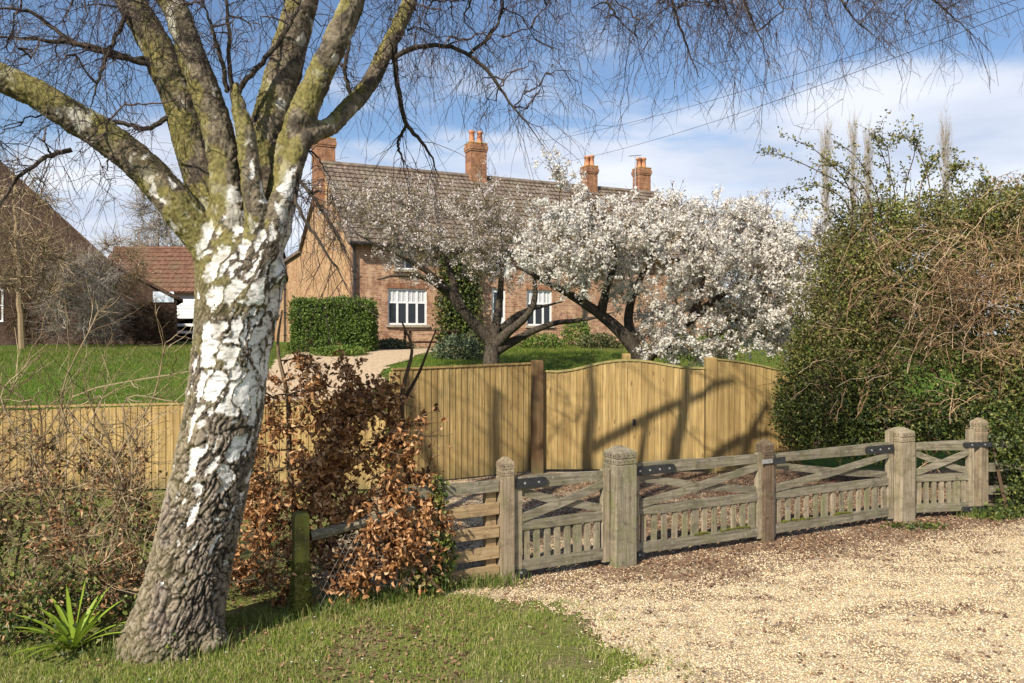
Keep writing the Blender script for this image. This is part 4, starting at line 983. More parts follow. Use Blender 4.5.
q = wp * [18, 18, 5.6]; f1, f2, cid = worley(q); fis = sstep(.01, .17, f2 - f1)
q2 = wp * [34, 34, 10] + 9; g1, g2, cid2 = worley(q2); fis2 = sstep(.0, .22, g2 - g1)
nz1 = vnoise(co * [3.2, 3.2, 2.2] + 5, 3); nz2 = vnoise(co * 14, 4); nz3 = vnoise(co * 62, 3)
nz4 = vnoise(co * 120, 2); wp3 = wp + (np.column_stack([vnoise(co*9+13, 3), vnoise(co*9+41, 3), vnoise(co*9+87, 3)]) - .5) * .12
q3 = wp3 * [10, 10, 3.4] + 21; w1, w2, wcid = worley(q3); plate = np.maximum(sstep(.06, .12, w2 - w1 + .18 * (nz3 - .5)), sstep(.47, .53, vnoise(wp * 7 + 60, 2)))
low = 1 - sstep(1.15, 1.85, z + (nz1 - .5) * .9 + .35 * no[:, 0])                        # rugged lower bark
crot = sstep(2.25, 2.7, z)                                              # limbs
amp = .026 * low + .006 * (1 - low) * (1 - crot) + .006 * crot
dark_patch = sstep(.50, .55, .05 * (-no[:, 0]) + vnoise(wp * [8.5, 8.5, 4.4] + 40, 4) + .10 * (1 - fis))          # dark cracked diamonds in the white bark
thr = np.interp(z, [.2, .55, .85, 1.2, 1.6, 2.1, 2.8, 3.1, 3.5], [.95, .58, .40, .25, .15, .10, .12, .26, .7])
wl = sstep(0, .05, (w2 - w1) + .26 * (nz3 - .5) + .16 * (nz4 - .5) + .45 * (nz1 - .5) - thr - .32 * sstep(.25, .85, -no[:, 0]))   # smooth white plates between rough fissured bands
h = (fis * .6 + fis2 * .4 - .45) * (.026 * low + .016 * (1 - low) * (1 - crot) + .006 * crot) * (1 - .85 * wl) + (nz2 - .5) * .008 + (nz3 - .5) * (.005 + .009 * (1 - wl)) - wl * .003
co2 = co + no * h[:, None]
tm.vertices.foreach_set('co', (co2 - [BX, BY, 0]).astype(np.float32).ravel())
def lerp(a, b, t): return a + (b - a) * t[:, None]
C = lambda *v: np.array([v], float)
cork = lerp(C(.028,.021,.016), C(.30,.24,.18), fis * fis2 * (.35 + .9*nz2)); cork = lerp(cork, C(.36,.31,.255), sstep(.5, .7, nz3) * fis * .6)
white = lerp(C(.50,.47,.42), C(.80,.78,.74), sstep(.25, .6, nz2)); white = lerp(white, C(.33,.29,.24), sstep(.55, .72, nz3) * .35)
lent = sstep(.60, .68, vnoise(co * [22, 22, 70], 2)); white = lerp(white, C(.13,.11,.09), lent * .6)
rough_ = lerp(C(.04,.032,.024), C(.25,.205,.15), fis2 * fis * (.2 + 1.2 * nz3)); rough_ = lerp(rough_, C(.17,.15,.06), sstep(.5, .7, nz1 + .2 * (nz3 - .5)) * .6)
col = lerp(rough_, cork, low); col = lerp(col, white, wl)
limbc = lerp(C(.075,.058,.038), C(.23,.19,.13), sstep(.3, .7, .5*nz2+.5*nz3)); limbc = lerp(limbc, C(.60,.56,.48), sstep(.60, .65, vnoise(co * [9, 9, 8] + 70, 4)) * .75)
limbc = lerp(limbc, C(.06,.047,.036), sstep(.56, .62, vnoise(co * [12, 12, 9] + 20, 4)) * .8)
col = lerp(col, limbc, sstep(2.5, 3.1, z + (nz1-.5)*.8) * .95); col = lerp(col, white, wl * .9 * (z < 3.5))
moss = sstep(.47, .56, .12 * (nz3 - .5) + vnoise(co * 4.5 + 90, 3) + .16 * (-no[:, 0]) + .12 * no[:, 2]) * (.25 + .75 * sstep(2.2, 2.9, z) + .25 * (z < 2.2) * sstep(-.1, .6, -no[:, 0])) * (.9 - .35 * low)
leftlimb = sstep(2.15, 2.6, -co[:, 0]) * sstep(2.3, 2.7, z); moss = np.clip(moss + .45 * leftlimb * sstep(.35, .55, nz1 + .2*no[:, 2]), 0, .92)
moss = moss * (1 - .8 * wl * (1 - sstep(2.6, 3.2, z))) 
col = lerp(col, lerp(C(.085,.072,.022), C(.29,.255,.07), nz3 * 1.5 - .25), moss * .8)
foot = 1 - sstep(.0, .22, z + (nz2 - .5) * .2); col = lerp(col, C(.13,.12,.05), foot * .5)
ca = tm.color_attributes.new('bark', 'FLOAT_COLOR', 'POINT'); ca.data.foreach_set('color', np.column_stack([np.clip(col, 0, 1), np.ones(nv)]).astype(np.float32).ravel())
m = Mat('birch_bark', .88, .15); at = m.n('ShaderNodeAttribute'); at.attribute_name = 'bark'
fn = m.noise(m.pos, 110, 4, .7); m.color(m.mix(.5, at.outputs['Color'], m.mix(1.0, at.outputs['Color'], m.ramp(fn, [(.3, .55), (.65, 1.25)]), 'MULTIPLY'))); m.bump(fn, .5, .006)
tm.materials.clear(); tm.materials.append(m.m); tm.name = 'trunk'
tr = bpy.data.objects.new('trunk', tm); COL.objects.link(tr); tr.parent = birch
# thinner branches seen in the photo
THIN = [
    [(166,70,5.72,6),(140,62,5.6,5.5),(105,50,5.5,5),(65,42,5.4,4.6),(20,39,5.3,4.2),(-30,36,5.2,4)],
    [(176,110,5.7,5),(150,128,5.6,4.4),(122,123,5.5,4.2),(95,122,5.45,3.6),(60,118,5.4,3)],
    [(150,60,5.65,5),(110,55,5.5,4.5),(70,40,5.45,4),(35,15,5.4,3.6),(0,8,5.3,3.2),(-40,12,5.2,3)],
    [(236,98,5.6,5.4),(244,82,5.6,5),(262,62,5.65,4.8),(280,40,5.7,4.5),(296,12,5.75,4),(310,-30,5.8,3.5)],
    [(234,105,5.5,4.5),(230,70,5.45,4),(229,35,5.42,3.6),(227,-5,5.4,3.3),(228,-60,5.4,3)],
    [(228,92,5.5,4.5),(222,62,5.4,4),(212,28,5.3,3.4),(200,-5,5.2,3)],
    [(72,150,5.3,4.4),(50,156,5.2,4),(25,172,5.1,3.6),(6,195,5.05,3.2),(-12,228,5.0,3)],
    [(130,5,5.65,4.2),(112,45,5.5,3.8),(100,75,5.4,3.2),(90,110,5.35,2.6)],
    [(395,46,6.27,5),(396,75,6.3,4.6),(400,100,6.35,4.4),(406,124,6.4,4.2),(420,140,6.45,3.8),(432,158,6.5,3.2),(438,176,6.5,2.5)],
    [(406,126,6.4,2.8),(398,145,6.45,2.5),(408,170,6.5,1.8)],
    [(392,60,6.25,5),(415,48,6.3,4.4),(445,45,6.4,4),(470,56,6.5,3.7),(492,76,6.55,3.3),(508,100,6.6,2.8),(528,125,6.65,2.3),(545,148,6.7,1.7)],
    [(468,54,6.5,3.2),(490,36,6.6,2.8),(502,10,6.65,2.6),(503,-30,6.7,2.5)],
    [(352,100,5.98,4),(345,70,5.95,3.5),(350,40,5.95,3),(356,0,5.95,2.6)],
    [(300,150,5.6,4.6),(292,185,5.5,3.8),(302,215,5.45,3.3),(318,240,5.45,2.8),(340,275,5.5,2.2),(352,300,5.5,1.6)],
    [(290,170,5.5,3.4),(312,195,5.5,3),(335,232,5.55,2.5),(352,262,5.6,2)],
    [(430,-30,6.5,6),(520,-70,6.7,5.8),(620,-72,6.9,5.2),(720,-56,7.1,4.6),(820,-44,7.3,4),(900,-36,7.4,3.2),(985,-24,7.5,2.2)],
    [(560,-110,6.8,6),(640,-125,6.6,5),(740,-120,6.4,4.2),(840,-95,6.3,3.4),(930,-70,6.2,2.4)],
    [(640,-75,6.9,3.6),(660,-40,6.9,3.2),(672,0,6.9,2.8),(686,45,6.9,2.2),(700,80,6.9,1.6)],
    [(590,-73,6.85,3.4),(600,-30,6.8,3),(612,10,6.8,2.4),(640,40,6.8,1.8)],
    [(720,-56,7.1,3.2),(735,-20,7.0,2.8),(752,20,7.0,2.2),(770,60,7.0,1.5)],
    [(820,-44,7.3,3),(836,-15,7.2,2.4),(850,15,7.2,1.9),(880,40,7.2,1.4)],
    [(900,-36,7.4,2.6),(925,-10,7.4,2.2),(950,15,7.4,1.7),(975,35,7.4,1.2)],
    [(-80,40,5.0,6),(-60,75,4.95,5),(-30,110,4.95,4),(0,150,4.9,3)],
    [(-150,-60,5.6,8),(-90,-40,5.5,6),(-30,-20,5.4,5),(40,-14,5.3,4),(90,-5,5.3,3)],
]
mb = MB(); thin_nodes = []
for pts in THIN:
    c_, r_ = pxpath(pts, 26); c_ = c_ + RNG.normal(size=c_.shape) * .004; mb.tubes(c_, np.maximum(r_ * .56 * np.interp(np.linspace(0, 1, 26), [0, .6, 1], [1.05, .95, .3]), .0025), 7); thin_nodes.append(c_)
branch_mb = mb
# crown above the picture: limbs continued, they throw the dappled shade
top_targets = []
for _ in range(270):
    a = RNG.uniform(0, 6.283); r_ = RNG.uniform(.3, 1) ** .6
    top_targets.append([-1.6 + math.cos(a)*r_*3.4, 5.9 + math.sin(a)*r_*3.0, RNG.uniform(5.2, 10.0)])
nodes = np.concatenate(limb_nodes[1:10] + thin_nodes)
tp = attach(nodes, top_targets, 9, .10, .06)
lenr = np.linalg.norm(tp[:, -1] - tp[:, 0], axis=1)
mb = branch_mb; mb.tubes(tp, np.clip(lenr * .015, .010, .055)[:, None] * np.linspace(1, .35, 9)[None], 5); mb.build('branches', BARKD, birch, smooth=True)
crown_nodes = np.concatenate([nodes, tp.reshape(-1, 3)])

def twiglets(paths, per, Lr, droop, n=6, start=.15, spread=.9):
    M_, k, _ = paths.shape; i = RNG.integers(int(k*start), k, (M_, per)); b = paths[np.arange(M_)[:, None], i].reshape(-1, 3)
    T = np.gradient(paths, axis=1); t = T[np.arange(M_)[:, None], i].reshape(-1, 3); t /= np.linalg.norm(t, axis=1, keepdims=True) + 1e-9
    d = t + rdir(len(b)) * spread; d /= np.linalg.norm(d, axis=1, keepdims=True); L = RNG.uniform(*Lr, len(b))
    s_ = np.linspace(0, 1, n); out = b[:, None] + d[:, None] * (L[:, None] * s_[None])[:, :, None]
    out[:, :, 2] -= droop * (L[:, None] * s_[None] ** 2)
    out[:, 1:] += np.cumsum(RNG.normal(size=(len(b), n-1, 3)), axis=1) * (L * .035)[:, None, None]
    return out
def hang(starts, L, n=12, side=.62):
    M_ = len(starts); d = rdir(M_); d[:, 2] = np.abs(d[:, 2]) * .3; s_ = np.linspace(0, 1, n)
    off = side * L[:, None] * (1 - np.exp(-s_[None] * 2.2)); out = starts[:, None] + d[:, None] * off[:, :, None]
    out[:, :, 2] -= L[:, None] * s_[None] ** 1.35
    out[:, 1:] += np.cumsum(RNG.normal(size=(M_, n-1, 3)), axis=1) * .034
    return out
# curtains of hanging twigs: (px from, to), (py of the start), (py of the lowest tips), count, distance
CURT = [((520,700), (-70,20), (30,125), 80, (6.3,7.2)), ((660,790), (-70,10), (60,165), 110, (6.3,7.3)), ((760,980), (-60,0), (25,95), 120, (6.6,7.6)),
        ((420,560), (-60,60), (60,150), 80, (6.2,6.9)), ((330,450), (-60,80), (60,150), 90, (5.9,6.6)), ((640,760), (-60,10), (20,100), 60, (6.3,7.0)),
        ((-30,130), (-60,60), (60,190), 85, (4.9,5.7)), ((120,300), (-60,50), (20,130), 70, (5.2,6.2)), ((20,170), (100,170), (190,270), 32, (5.1,5.5)),
        ((285,330), (150,210), (220,300), 26, (5.4,5.7)), ((480,560), (60,110), (120,170), 22, (6.4,6.8)), ((880,990), (-40,5), (20,65), 40, (7,7.6))]
st, en = [], []
for (xa, xb), (ya, yb), (za, zb), cnt, (da, db) in CURT:
    for _ in range(int(cnt * .46)):
        x, d = RNG.uniform(xa, xb), RNG.uniform(da, db); y0 = RNG.uniform(ya, yb); y1 = max(RNG.uniform(za, zb), y0 + 25)
        st.append(P(x, y0, d)); en.append((y1 - y0) / F * d * .84)
st = np.array(st); en = np.array(en)
cn = crown_nodes[::3]
order = np.argsort([np.min(((cn - t)**2).sum(1)) for t in st]); lp = attach(cn, st, 8, .10, .10, .3)
hp = hang(st, en)
t2 = twiglets(hp, 7, (.10, .42), .22, 6, .15, 1.25); t3 = twiglets(t2, 1, (.05, .18), .3, 5); t2b = twiglets(lp, 2, (.15, .5), .3); t3b = twiglets(t2b, 2, (.06, .2), .3, 5)
mb = MB(); mb.tubes(lp, np.tile(np.linspace(.0085, .0042, 8), (len(lp), 1)), 5); mb.tubes(hp, np.tile(np.linspace(.0036, .0012, hp.shape[1]), (len(hp), 1)), 4)
for t_, r0, r1 in ((t2, .0020, .0010), (t3, .0014, .0009), (t2b, .0020, .0010), (t3b, .0014, .0009)): mb.tubes(t_, np.tile(np.linspace(r0, r1, t_.shape[1]), (len(t_), 1)), 3)
# dry twigs on limbs and the crown above
k2 = twiglets(tp, 3, (.3, .9), .5); k3 = twiglets(k2, 1, (.1, .35), .4, 5); lb = twiglets(np.stack([cr(x, 26) for x in thin_nodes]), 11, (.15, .6), .45); lb2 = twiglets(lb, 2, (.06, .22), .4, 5)
for t_, r0, r1 in ((k2, .004, .0018), (k3, .0024, .0014), (lb, .0035, .0016), (lb2, .002, .0012)): mb.tubes(t_, np.tile(np.linspace(r0, r1, t_.shape[1]), (len(t_), 1)), 3)
mb.build('twigs', BARKTWIG, birch)

# ================================================================== CHERRY TREES
def cherry(label, root, limbs, targets_fn, nt, petals, bronze, pmat, seed, petL=(.028, .05), trunk=None, twigmat=BROWNTWIG, reach=.42, base_r=.15):
    b = P(*root); t = thing('cherry_tree', label, 'tree', (b[0], b[1], float(gz(b[0], b[1]))), 'blossoming cherry trees in the garden')
    nodes = []; mb = MB()
    for pts in limbs:
        c_, r_ = pxpath(pts, 26); c_[1:] += np.cumsum(RNG.normal(size=(25, 3)), axis=0) * .008; mb.tubes(c_, np.maximum(r_ * np.interp(np.linspace(0, 1, 26), [0, .3, .6, 1], [.85, .72, .6, .25]), .008), 9); nodes.append(c_)
    mb.build('trunk', BARKD, t, smooth=True)
    tg = targets_fn(nt); nd = np.concatenate(nodes)
    p1 = attach(nd, tg, 7, .12, .08, .2); ln = np.linalg.norm(p1[:, -1] - p1[:, 0], axis=1)
    t2 = twiglets(p1, 6, (.2, .6), -.1, 6, .25); t3 = twiglets(t2, 2, (.1, .3), -.1, 5)
    mb = MB(); mb.tubes(p1, np.clip(ln*.012, .007, .03)[:, None] * np.linspace(1, .4, 7)[None], 4); mb.tubes(t2, np.tile(np.linspace(.006, .003, 6), (len(t2), 1)), 3); mb.tubes(t3, np.tile(np.linspace(.004, .002, 5), (len(t3), 1)), 3)
    mb.build('branches', twigmat, t)
    pool = np.concatenate([t2[:, 1:].reshape(-1, 3), t3[:, 1:].reshape(-1, 3), p1[:, 3:].reshape(-1, 3)])
    # blossom in clusters along the twigs
    ncl = petals // 12; c0 = pool[RNG.integers(0, len(pool), ncl)]
    cl = np.repeat(c0, 12, 0) + RNG.normal(size=(ncl*12, 3)) * .043
    # every flower is a little cup of three petal blades
    mb = MB(); n = len(cl); ax = rdir(n, .25)
    for k in range(3):
        s_ = np.cross(ax, rdir(n)); s_ /= np.linalg.norm(s_, axis=1, keepdims=True); s_ += ax * .45
        mb.leaves(cl, s_, ax, RNG.uniform(*petL, n) * .8, RNG.uniform(*petL, n) * .75, .2)
    mb.build('blossom', pmat, t)
    lf = pool[RNG.integers(0, len(pool), bronze)] + RNG.normal(size=(bronze, 3)) * .05
    mb = MB(); mb.leaves(lf, rdir(bronze, .3), rdir(bronze), RNG.uniform(.04, .075, bronze), RNG.uniform(.018, .03, bronze)); mb.build('leaves', BRONZE, t)
    return t
def ell_targets(blobs):
    def f(n):
        out = []
        w = np.array([b[3]*b[4] for b in blobs], float); w /= w.sum()
        for k in RNG.choice(len(blobs), n, p=w):
            px, py, d, rx, ry, rd = blobs[k]; v = RNG.normal(size=3); v /= np.linalg.norm(v); v *= RNG.uniform(.35, 1) ** .5
            out.append(P(px + v[0]*rx, py + v[1]*ry, d + v[2]*rd))
        return np.array(out)
    return f
cherry('nearer white flowering cherry leaning left behind the arched gates', (642, 362, 16.6),
    [[(652,440,16.6,17),(645,385,16.6,13),(640,358,16.6,11),(622,335,16.5,9.5),(600,315,16.4,8.5),(575,298,16.3,7.5),(545,282,16.1,6),(520,268,16,4.5),(495,262,15.9,3)],
     [(640,360,16.6,9),(632,335,16.8,7.5),(628,310,17,6.5),(640,275,17.2,5),(655,240,17.4,3.5),(665,205,17.5,2.5)],
     [(643,362,16.6,9),(660,345,16.4,7.5),(690,322,16.2,6.5),(722,298,16,5),(758,275,15.8,3.5),(790,262,15.6,2.5)],
     [(600,315,16.4,6.5),(604,290,16.2,5.5),(612,262,16,4.5),(606,230,15.9,3.5),(590,200,15.8,2.4)],
     [(545,282,16.1,5),(555,255,16.2,4),(560,225,16.3,3.2),(556,195,16.4,2)],
     [(690,322,16.2,5),(700,290,16.4,4.5),(715,255,16.5,3.4),(722,215,16.6,2.4)],
     [(655,352,16.6,7),(685,350,16.8,5.5),(720,345,17,4),(755,345,17.2,2.6)]],
    ell_targets([(655,255,16.4,90,46,1.7),(570,252,16.2,56,40,1.4),(735,272,16.0,62,50,1.5),(700,330,16.6,66,28,1.5),(785,285,15.4,36,44,1.1),(690,345,16.2,40,14,1.0),(770,330,15.8,30,24,.9),(808,262,14.8,30,46,.7),(826,285,14.2,22,40,.5),(620,228,16.6,66,20,1.3),(570,214,16.2,24,16,.6),(690,222,16.4,50,18,.9),(556,180,16.2,9,12,.2),(665,198,16.3,20,10,.4),(750,222,16.2,30,18,.6)]),
    430, 60000, 13000, PETAL, 1, (.037, .064))
cherry('further cherry with sparse pinkish blossom in front of the brick house', (492, 362, 19.5),
    [[(492,420,19.5,17),(492,385,19.5,13),(491,360,19.5,11),(492,342,19.5,10.5),(480,330,19.4,9),(462,310,19.2,8),(445,290,19,7),(425,272,18.8,6),(405,260,18.6,5),(380,248,18.3,3.5),(350,232,18,2.4)],
     [(492,345,19.5,8),(497,325,19.6,6.5),(500,300,19.8,5.5),(503,265,20,4.5),(500,230,20.1,3)],
     [(495,345,19.5,8),(508,332,19.3,6.5),(525,318,19.1,5.5),(534,300,19,5),(534,270,18.9,4),(540,240,18.8,2.6)],
     [(497,350,19.5,7),(520,338,19.7,5.5),(550,325,19.9,4.6),(590,318,20.1,3.6),(615,310,20.2,2.4)],
     [(462,310,19.2,6),(455,285,19.4,5),(448,255,19.6,4),(440,220,19.8,3),(436,200,19.9,2)],
     [(445,290,19,5),(432,280,18.6,4.4),(410,275,18.3,3.6),(380,280,18,2.5)],
     [(500,330,19.6,5),(515,315,19.9,4.6),(530,306,20.2,4),(560,300,20.6,3)]],
    ell_targets([(430,228,18.8,75,34,1.6),(385,215,18.4,45,30,1.2),(480,240,19.2,62,45,1.5),(520,250,19.4,52,48,1.4),(440,265,18.8,62,22,1.2),(400,205,18.8,50,20,1.0),(340,220,18,22,28,.6),(500,205,19.2,45,22,1.0)]),
    300, 12500, 4200, PETALP, 2, (.028, .046), twigmat=leaf_mat('lichened_twig', [(0, (.07,.055,.035)), (.6, (.18,.155,.10)), (1, (.30,.27,.18))], 0, .9, .1))

# ================================================================== HEDGES
def px_blob_points(blobs, n, shell=.6):
    w = np.array([b[3]*b[4] for b in blobs], float); w /= w.sum(); k = RNG.choice(len(blobs), n, p=w); B = np.array(blobs, float)[k]
    v = RNG.normal(size=(n, 3)); v /= np.linalg.norm(v, axis=1, keepdims=True); rr_ = (shell + (1 - shell) * RNG.random((n, 1)) ** .7)
    rr_ *= .72 + .56 * vnoise(v * 2.2 + k[:, None] * 3.7, 3)[:, None]
    u = v * rr_; d = B[:, 2] + u[:, 2] * B[:, 5]
    px, py = B[:, 0] + u[:, 0] * B[:, 3], B[:, 1] + u[:, 1] * B[:, 4]
    p = np.column_stack([(px - HX) / F * B[:, 2], d, CAMZ + (HY - py) / F * B[:, 2]])
    nr = np.column_stack([v[:, 0], v[:, 2], -v[:, 1]]); p[:, 2] = np.maximum(p[:, 2], ground_z(p[:, 0], p[:, 1]) + .02); return p, nr
# copper beech
bb = thing('beech_hedge', 'copper beech bush with dry russet leaves right of the birch trunk', 'hedge', (-1.3, 6.9, 0))
BE = [(345,430,6.9,72,72,.35), (330,505,6.7,85,68,.38), (400,470,6.8,36,62,.28), (375,395,7.1,36,38,.25), (300,385,7.0,34,34,.25), (400,530,6.75,42,46,.26), (270,470,6.85,40,90,.3), (260,560,6.6,45,55,.3), (375,545,6.6,52,34,.25), (425,570,6.72,26,30,.16), (340,575,6.5,36,24,.2)]
tg, _ = px_blob_points(BE, 420, .2)
roots = np.concatenate([np.column_stack([np.full(5, x), np.full(5, y), np.linspace(-.02, .6, 5)]) for x, y in [(*(G(s_) + np.array([-.45, .89]) * o),) for s_, o in ((-2.3,.15),(-2.05,.4),(-1.8,.3),(-1.5,.2),(-1.2,.35),(-.95,.2),(-1.4,.5))]])
extra = [pxpath([(414,560,6.9,4),(408,480,6.9,3.4),(402,420,6.9,2.8),(404,385,6.9,2.2),(412,350,6.9,1.5),(402,322,6.9,.9)], 20), pxpath([(404,400,6.9,2),(418,375,6.9,1.5),(428,350,6.9,1),(436,330,6.9,.7)], 20), pxpath([(300,560,7,3.5),(290,470,7,3),(288,400,7,2.4),(278,350,7,1.6),(282,310,7,1)], 20)]
pt = attach(np.concatenate([roots] + [e[0] for e in extra]), tg, 7, .10, .10, .4); mb = MB(); mb.tubes(pt, np.tile(np.linspace(.0085, .003, 7), (len(pt), 1)), 4)
for e in extra: mb.tubes(e[0], np.maximum(e[1], .003), 6)
t2 = twiglets(pt, 6, (.08, .25), 0, 5, .3); mb.tubes(t2, np.tile(np.linspace(.003, .0015, 5), (len(t2), 1)), 3); mb.build('stems', BROWNTWIG, bb)
pool = np.concatenate([t2[:, 1:].reshape(-1, 3), pt[:, 3:].reshape(-1, 3)]); n = 21500; p = pool[RNG.integers(0, len(pool), n)] + RNG.normal(size=(n, 3)) * .018
bx_ = HX + F * p[:, 0] / p[:, 1]; by_ = HY - F * (p[:, 2] - CAMZ) / p[:, 1]; keep = RNG.random(n) < (.10 + .90 * sstep(.35, .53, vnoise(p * 3.6 + 9, 3))) * np.maximum(np.interp(bx_, [235, 290, 325], [.34, .5, 1]), .7 * (by_ > 500)); p = p[keep]; n = len(p)
d = rdir(n, -.35); mb = MB(); mb.leaves(p, d, rdir(n, .5) + np.array([-.2, -.5, 0]), RNG.uniform(.034, .068, n), RNG.uniform(.018, .036, n), .45, .3); mb.build('leaves', COPPER, bb)
# bramble and ivy in the beech
br = thing('ivy_clump', 'green and yellowish ivy climbing the end of the rail fence by the beech', 'ivy', (*G(-.7), 0))
p, nr = px_blob_points([(438,495,6.78,9,22,.07), (442,560,6.78,14,38,.1), (425,585,6.7,22,18,.12)], 1000, .3)
mb = MB(); mb.leaves(p, rdir(len(p), -.3), nr + rdir(len(p)), RNG.uniform(.03, .06, len(p)), RNG.uniform(.025, .045, len(p))); mb.build('leaves', BRAMBLE, br)
c_, r_ = pxpath([(440,605,6.8,2),(436,560,6.78,1.8),(440,520,6.78,1.5),(436,480,6.78,1.2)], 14); mb = MB(); mb.tubes(c_, r_, 5); mb.build('stems', BROWNTWIG, br)

# mixed bare hedge on the left
lh = thing('mixed_hedge', 'straggly half bare hedge with bramble leaves and twigs left of the birch', 'hedge', (-3.6, 6.4, 0))
LH = [(20,520,6.3,70,85,.4), (100,500,6.5,70,95,.4), (60,580,6.0,80,50,.35), (140,540,6.3,50,75,.35), (-40,520,6.2,60,100,.4), (120,440,6.7,55,40,.3), (30,450,6.5,60,35,.3)]
tg, _ = px_blob_points(LH, 380, .2)
roots = np.concatenate([np.column_stack([np.full(4, x), np.full(4, y), np.linspace(-.02, .5, 4)]) for x, y in ((-4.6,6.2),(-4.2,6.5),(-3.9,6.1),(-3.6,6.5),(-3.3,6.2),(-3.0,6.6),(-2.8,6.4),(-4.9,6.5),(-2.7,6.8))])
pt = attach(roots, tg, 7, .10, .10, .5); t2 = twiglets(pt, 6, (.1, .35), -.1, 5, .3)
stems = [pxpath([(x0,610,6.3,2.6),(x0+RNG.normal()*8,540,6.35,2.2),(x0+RNG.normal()*14,470,6.4,1.8),(x0+RNG.normal()*22,400,6.4,1.3),(x0+RNG.normal()*34,368+RNG.normal()*30,6.4,.8)], 18)[0] for x0 in (8,38,58,90,118,148,-20,70,24,132,104)]
mb = MB(); mb.tubes(pt, np.tile(np.linspace(.008, .003, 7), (len(pt), 1)), 4); mb.tubes(t2, np.tile(np.linspace(.003, .0016, 5), (len(t2), 1)), 3)
stems = np.array(stems); mb.tubes(stems, np.tile(np.linspace(.013, .004, 18), (len(stems), 1)), 5); t4 = twiglets(stems, 13, (.12, .6), -.15, 6, .4); t5 = twiglets(t4, 3, (.05, .2), 0, 5)
mb.tubes(t4, np.tile(np.linspace(.0036, .0018, 6), (len(t4), 1)), 3); mb.tubes(t5, np.tile(np.linspace(.002, .0013, 5), (len(t5), 1)), 3); mb.build('stems', TANTWIG, lh)
pool = np.concatenate([t2[:, 1:].reshape(-1, 3), pt[:, 2:].reshape(-1, 3)]); n = 17000; p = pool[RNG.integers(0, len(pool), n)] + RNG.normal(size=(n, 3)) * .03
keep = RNG.random(n) < (.05 + .95 * sstep(.46, .60, vnoise(p * 3.4 + 19, 3))) * np.clip(1.3 - p[:, 2] * 1.3, .05, 1) * .8; p = p[keep]; n = len(p)
mb = MB(); mb.leaves(p, rdir(n, -.2), rdir(n, .6) + np.array([-.2, -.5, 0]), RNG.uniform(.025, .055, n), RNG.uniform(.018, .036, n), .25); mb.build('leaves', BRAMBLE, lh)
n = 8500; p = pool[RNG.integers(0, len(pool), n)] + RNG.normal(size=(n, 3)) * .03; keep = RNG.random(n) < sstep(.46, .60, vnoise(p * 2.6 + 3, 3)) + .15; keep &= RNG.random(n) < np.clip(1.25 - p[:, 2] * .75, .12, 1); p = p[keep]; n = len(p)
mb = MB(); mb.leaves(p, rdir(n, -.3), rdir(n, .4), RNG.uniform(.03, .055, n), RNG.uniform(.018, .032, n), .3, .15); mb.build('dead_leaves', leaf_mat('tan_dead_leaf', [(0, (.12,.05,.022)), (.45, (.34,.17,.075)), (1, (.58,.39,.21))], .25, .7), lh)
# ground ivy and bramble under the hedge
iv = thing('ground_ivy', 'dark ivy and bramble carpet under the left hedge', 'ivy', (-3.7, 6.0, 0)); iv['kind'] = 'stuff'
x = RNG.uniform(-4.8, -2.2, 5200); y = 6.0 + RNG.normal(size=5200) * .28 + (x + 3) * .12; p = np.column_stack([x, y, ground_z(x, y) + RNG.random(5200) ** 2 * .22]); p = p[vnoise(p * 2.4, 2) > .42]; n = len(p)
mb = MB(); mb.leaves(p, rdir(n), rdir(n, 1.2), RNG.uniform(.025, .05, n), RNG.uniform(.02, .04, n)); mb.build('leaves', IVY, iv)
# strap-leaved plant
sx, sy = P(74, 652, 5.55)[:2]; sp_ = thing('strap_leaved_plant', 'bright green strap leaved plant at the verge left of the birch foot', 'plant', (sx, sy, 0))
for k in range(34):
    a = RNG.uniform(0, 6.283); L = RNG.uniform(.32, .52); out_ = RNG.uniform(.5, .98); s_ = np.linspace(0, 1, 9); dr = np.array([math.cos(a), math.sin(a)])
    if k < 3: out_ = .15; L = .5
    r_ = out_ * L * s_ ** 1.2; z_ = L * s_ * math.sqrt(max(.1, 1 - out_**2 * .8)) - .28 * L * out_ * s_ ** 2.5
    w = .017 * np.sqrt(np.clip(np.sin(np.pi * (s_ * .86 + .14)), 0.02, 1)); w[-1] = .001; pr = np.array([-dr[1], dr[0]])
    V = []
    for r0, z0, w0 in zip(r_, z_, w):
        c0 = np.array([sx, sy]) + dr * r0; V += [(*(c0 - pr*w0), z0 + .004), (*c0, z0 - .002), (*(c0 + pr*w0), z0 + .004)]
    mb = MB(); mb.add(V, [(i*3+j, i*3+j+1, i*3+4+j, i*3+3+j) for i in range(8) for j in range(2)]); mb.build('leaf', STRAP, sp_, smooth=True)

# big overgrown hedge on the right
oh = thing('overgrown_hedge', 'huge overgrown evergreen hedge filling the right side behind the old gates', 'hedge', (5.2, 11.5, 0))
OH = [(835,385,11.8,62,72,1.0), (846,300,12.2,36,56,.8), (880,300,11.8,85,90,1.2), (930,248,12.0,78,62,1.2), (868,238,12.4,44,44,.9), (1000,280,11.5,80,100,1.3), (1060,245,11.6,90,62,1.2), (920,390,11.2,90,62,.95), (1010,420,10.7,70,70,.8), (1060,400,10.5,80,90,.9), (885,425,11.2,60,38,.7), (830,425,11.6,46,32,.7), (1000,212,12.0,60,34,.8), (1095,300,11,70,120,1), (816,364,12.3,28,48,.7), (815,420,11.9,40,40,.6), (795,408,12.2,24,38,.5)]
p, nr = px_blob_points(OH, 190000, .45)
e = p[:, 2]; dens = .35 + .65 * sstep(.34, .56, vnoise(p * 1.9 + 50, 3)); px_ = HX + F * p[:, 0] / p[:, 1]; py_ = HY - F * (p[:, 2] - CAMZ) / p[:, 1]
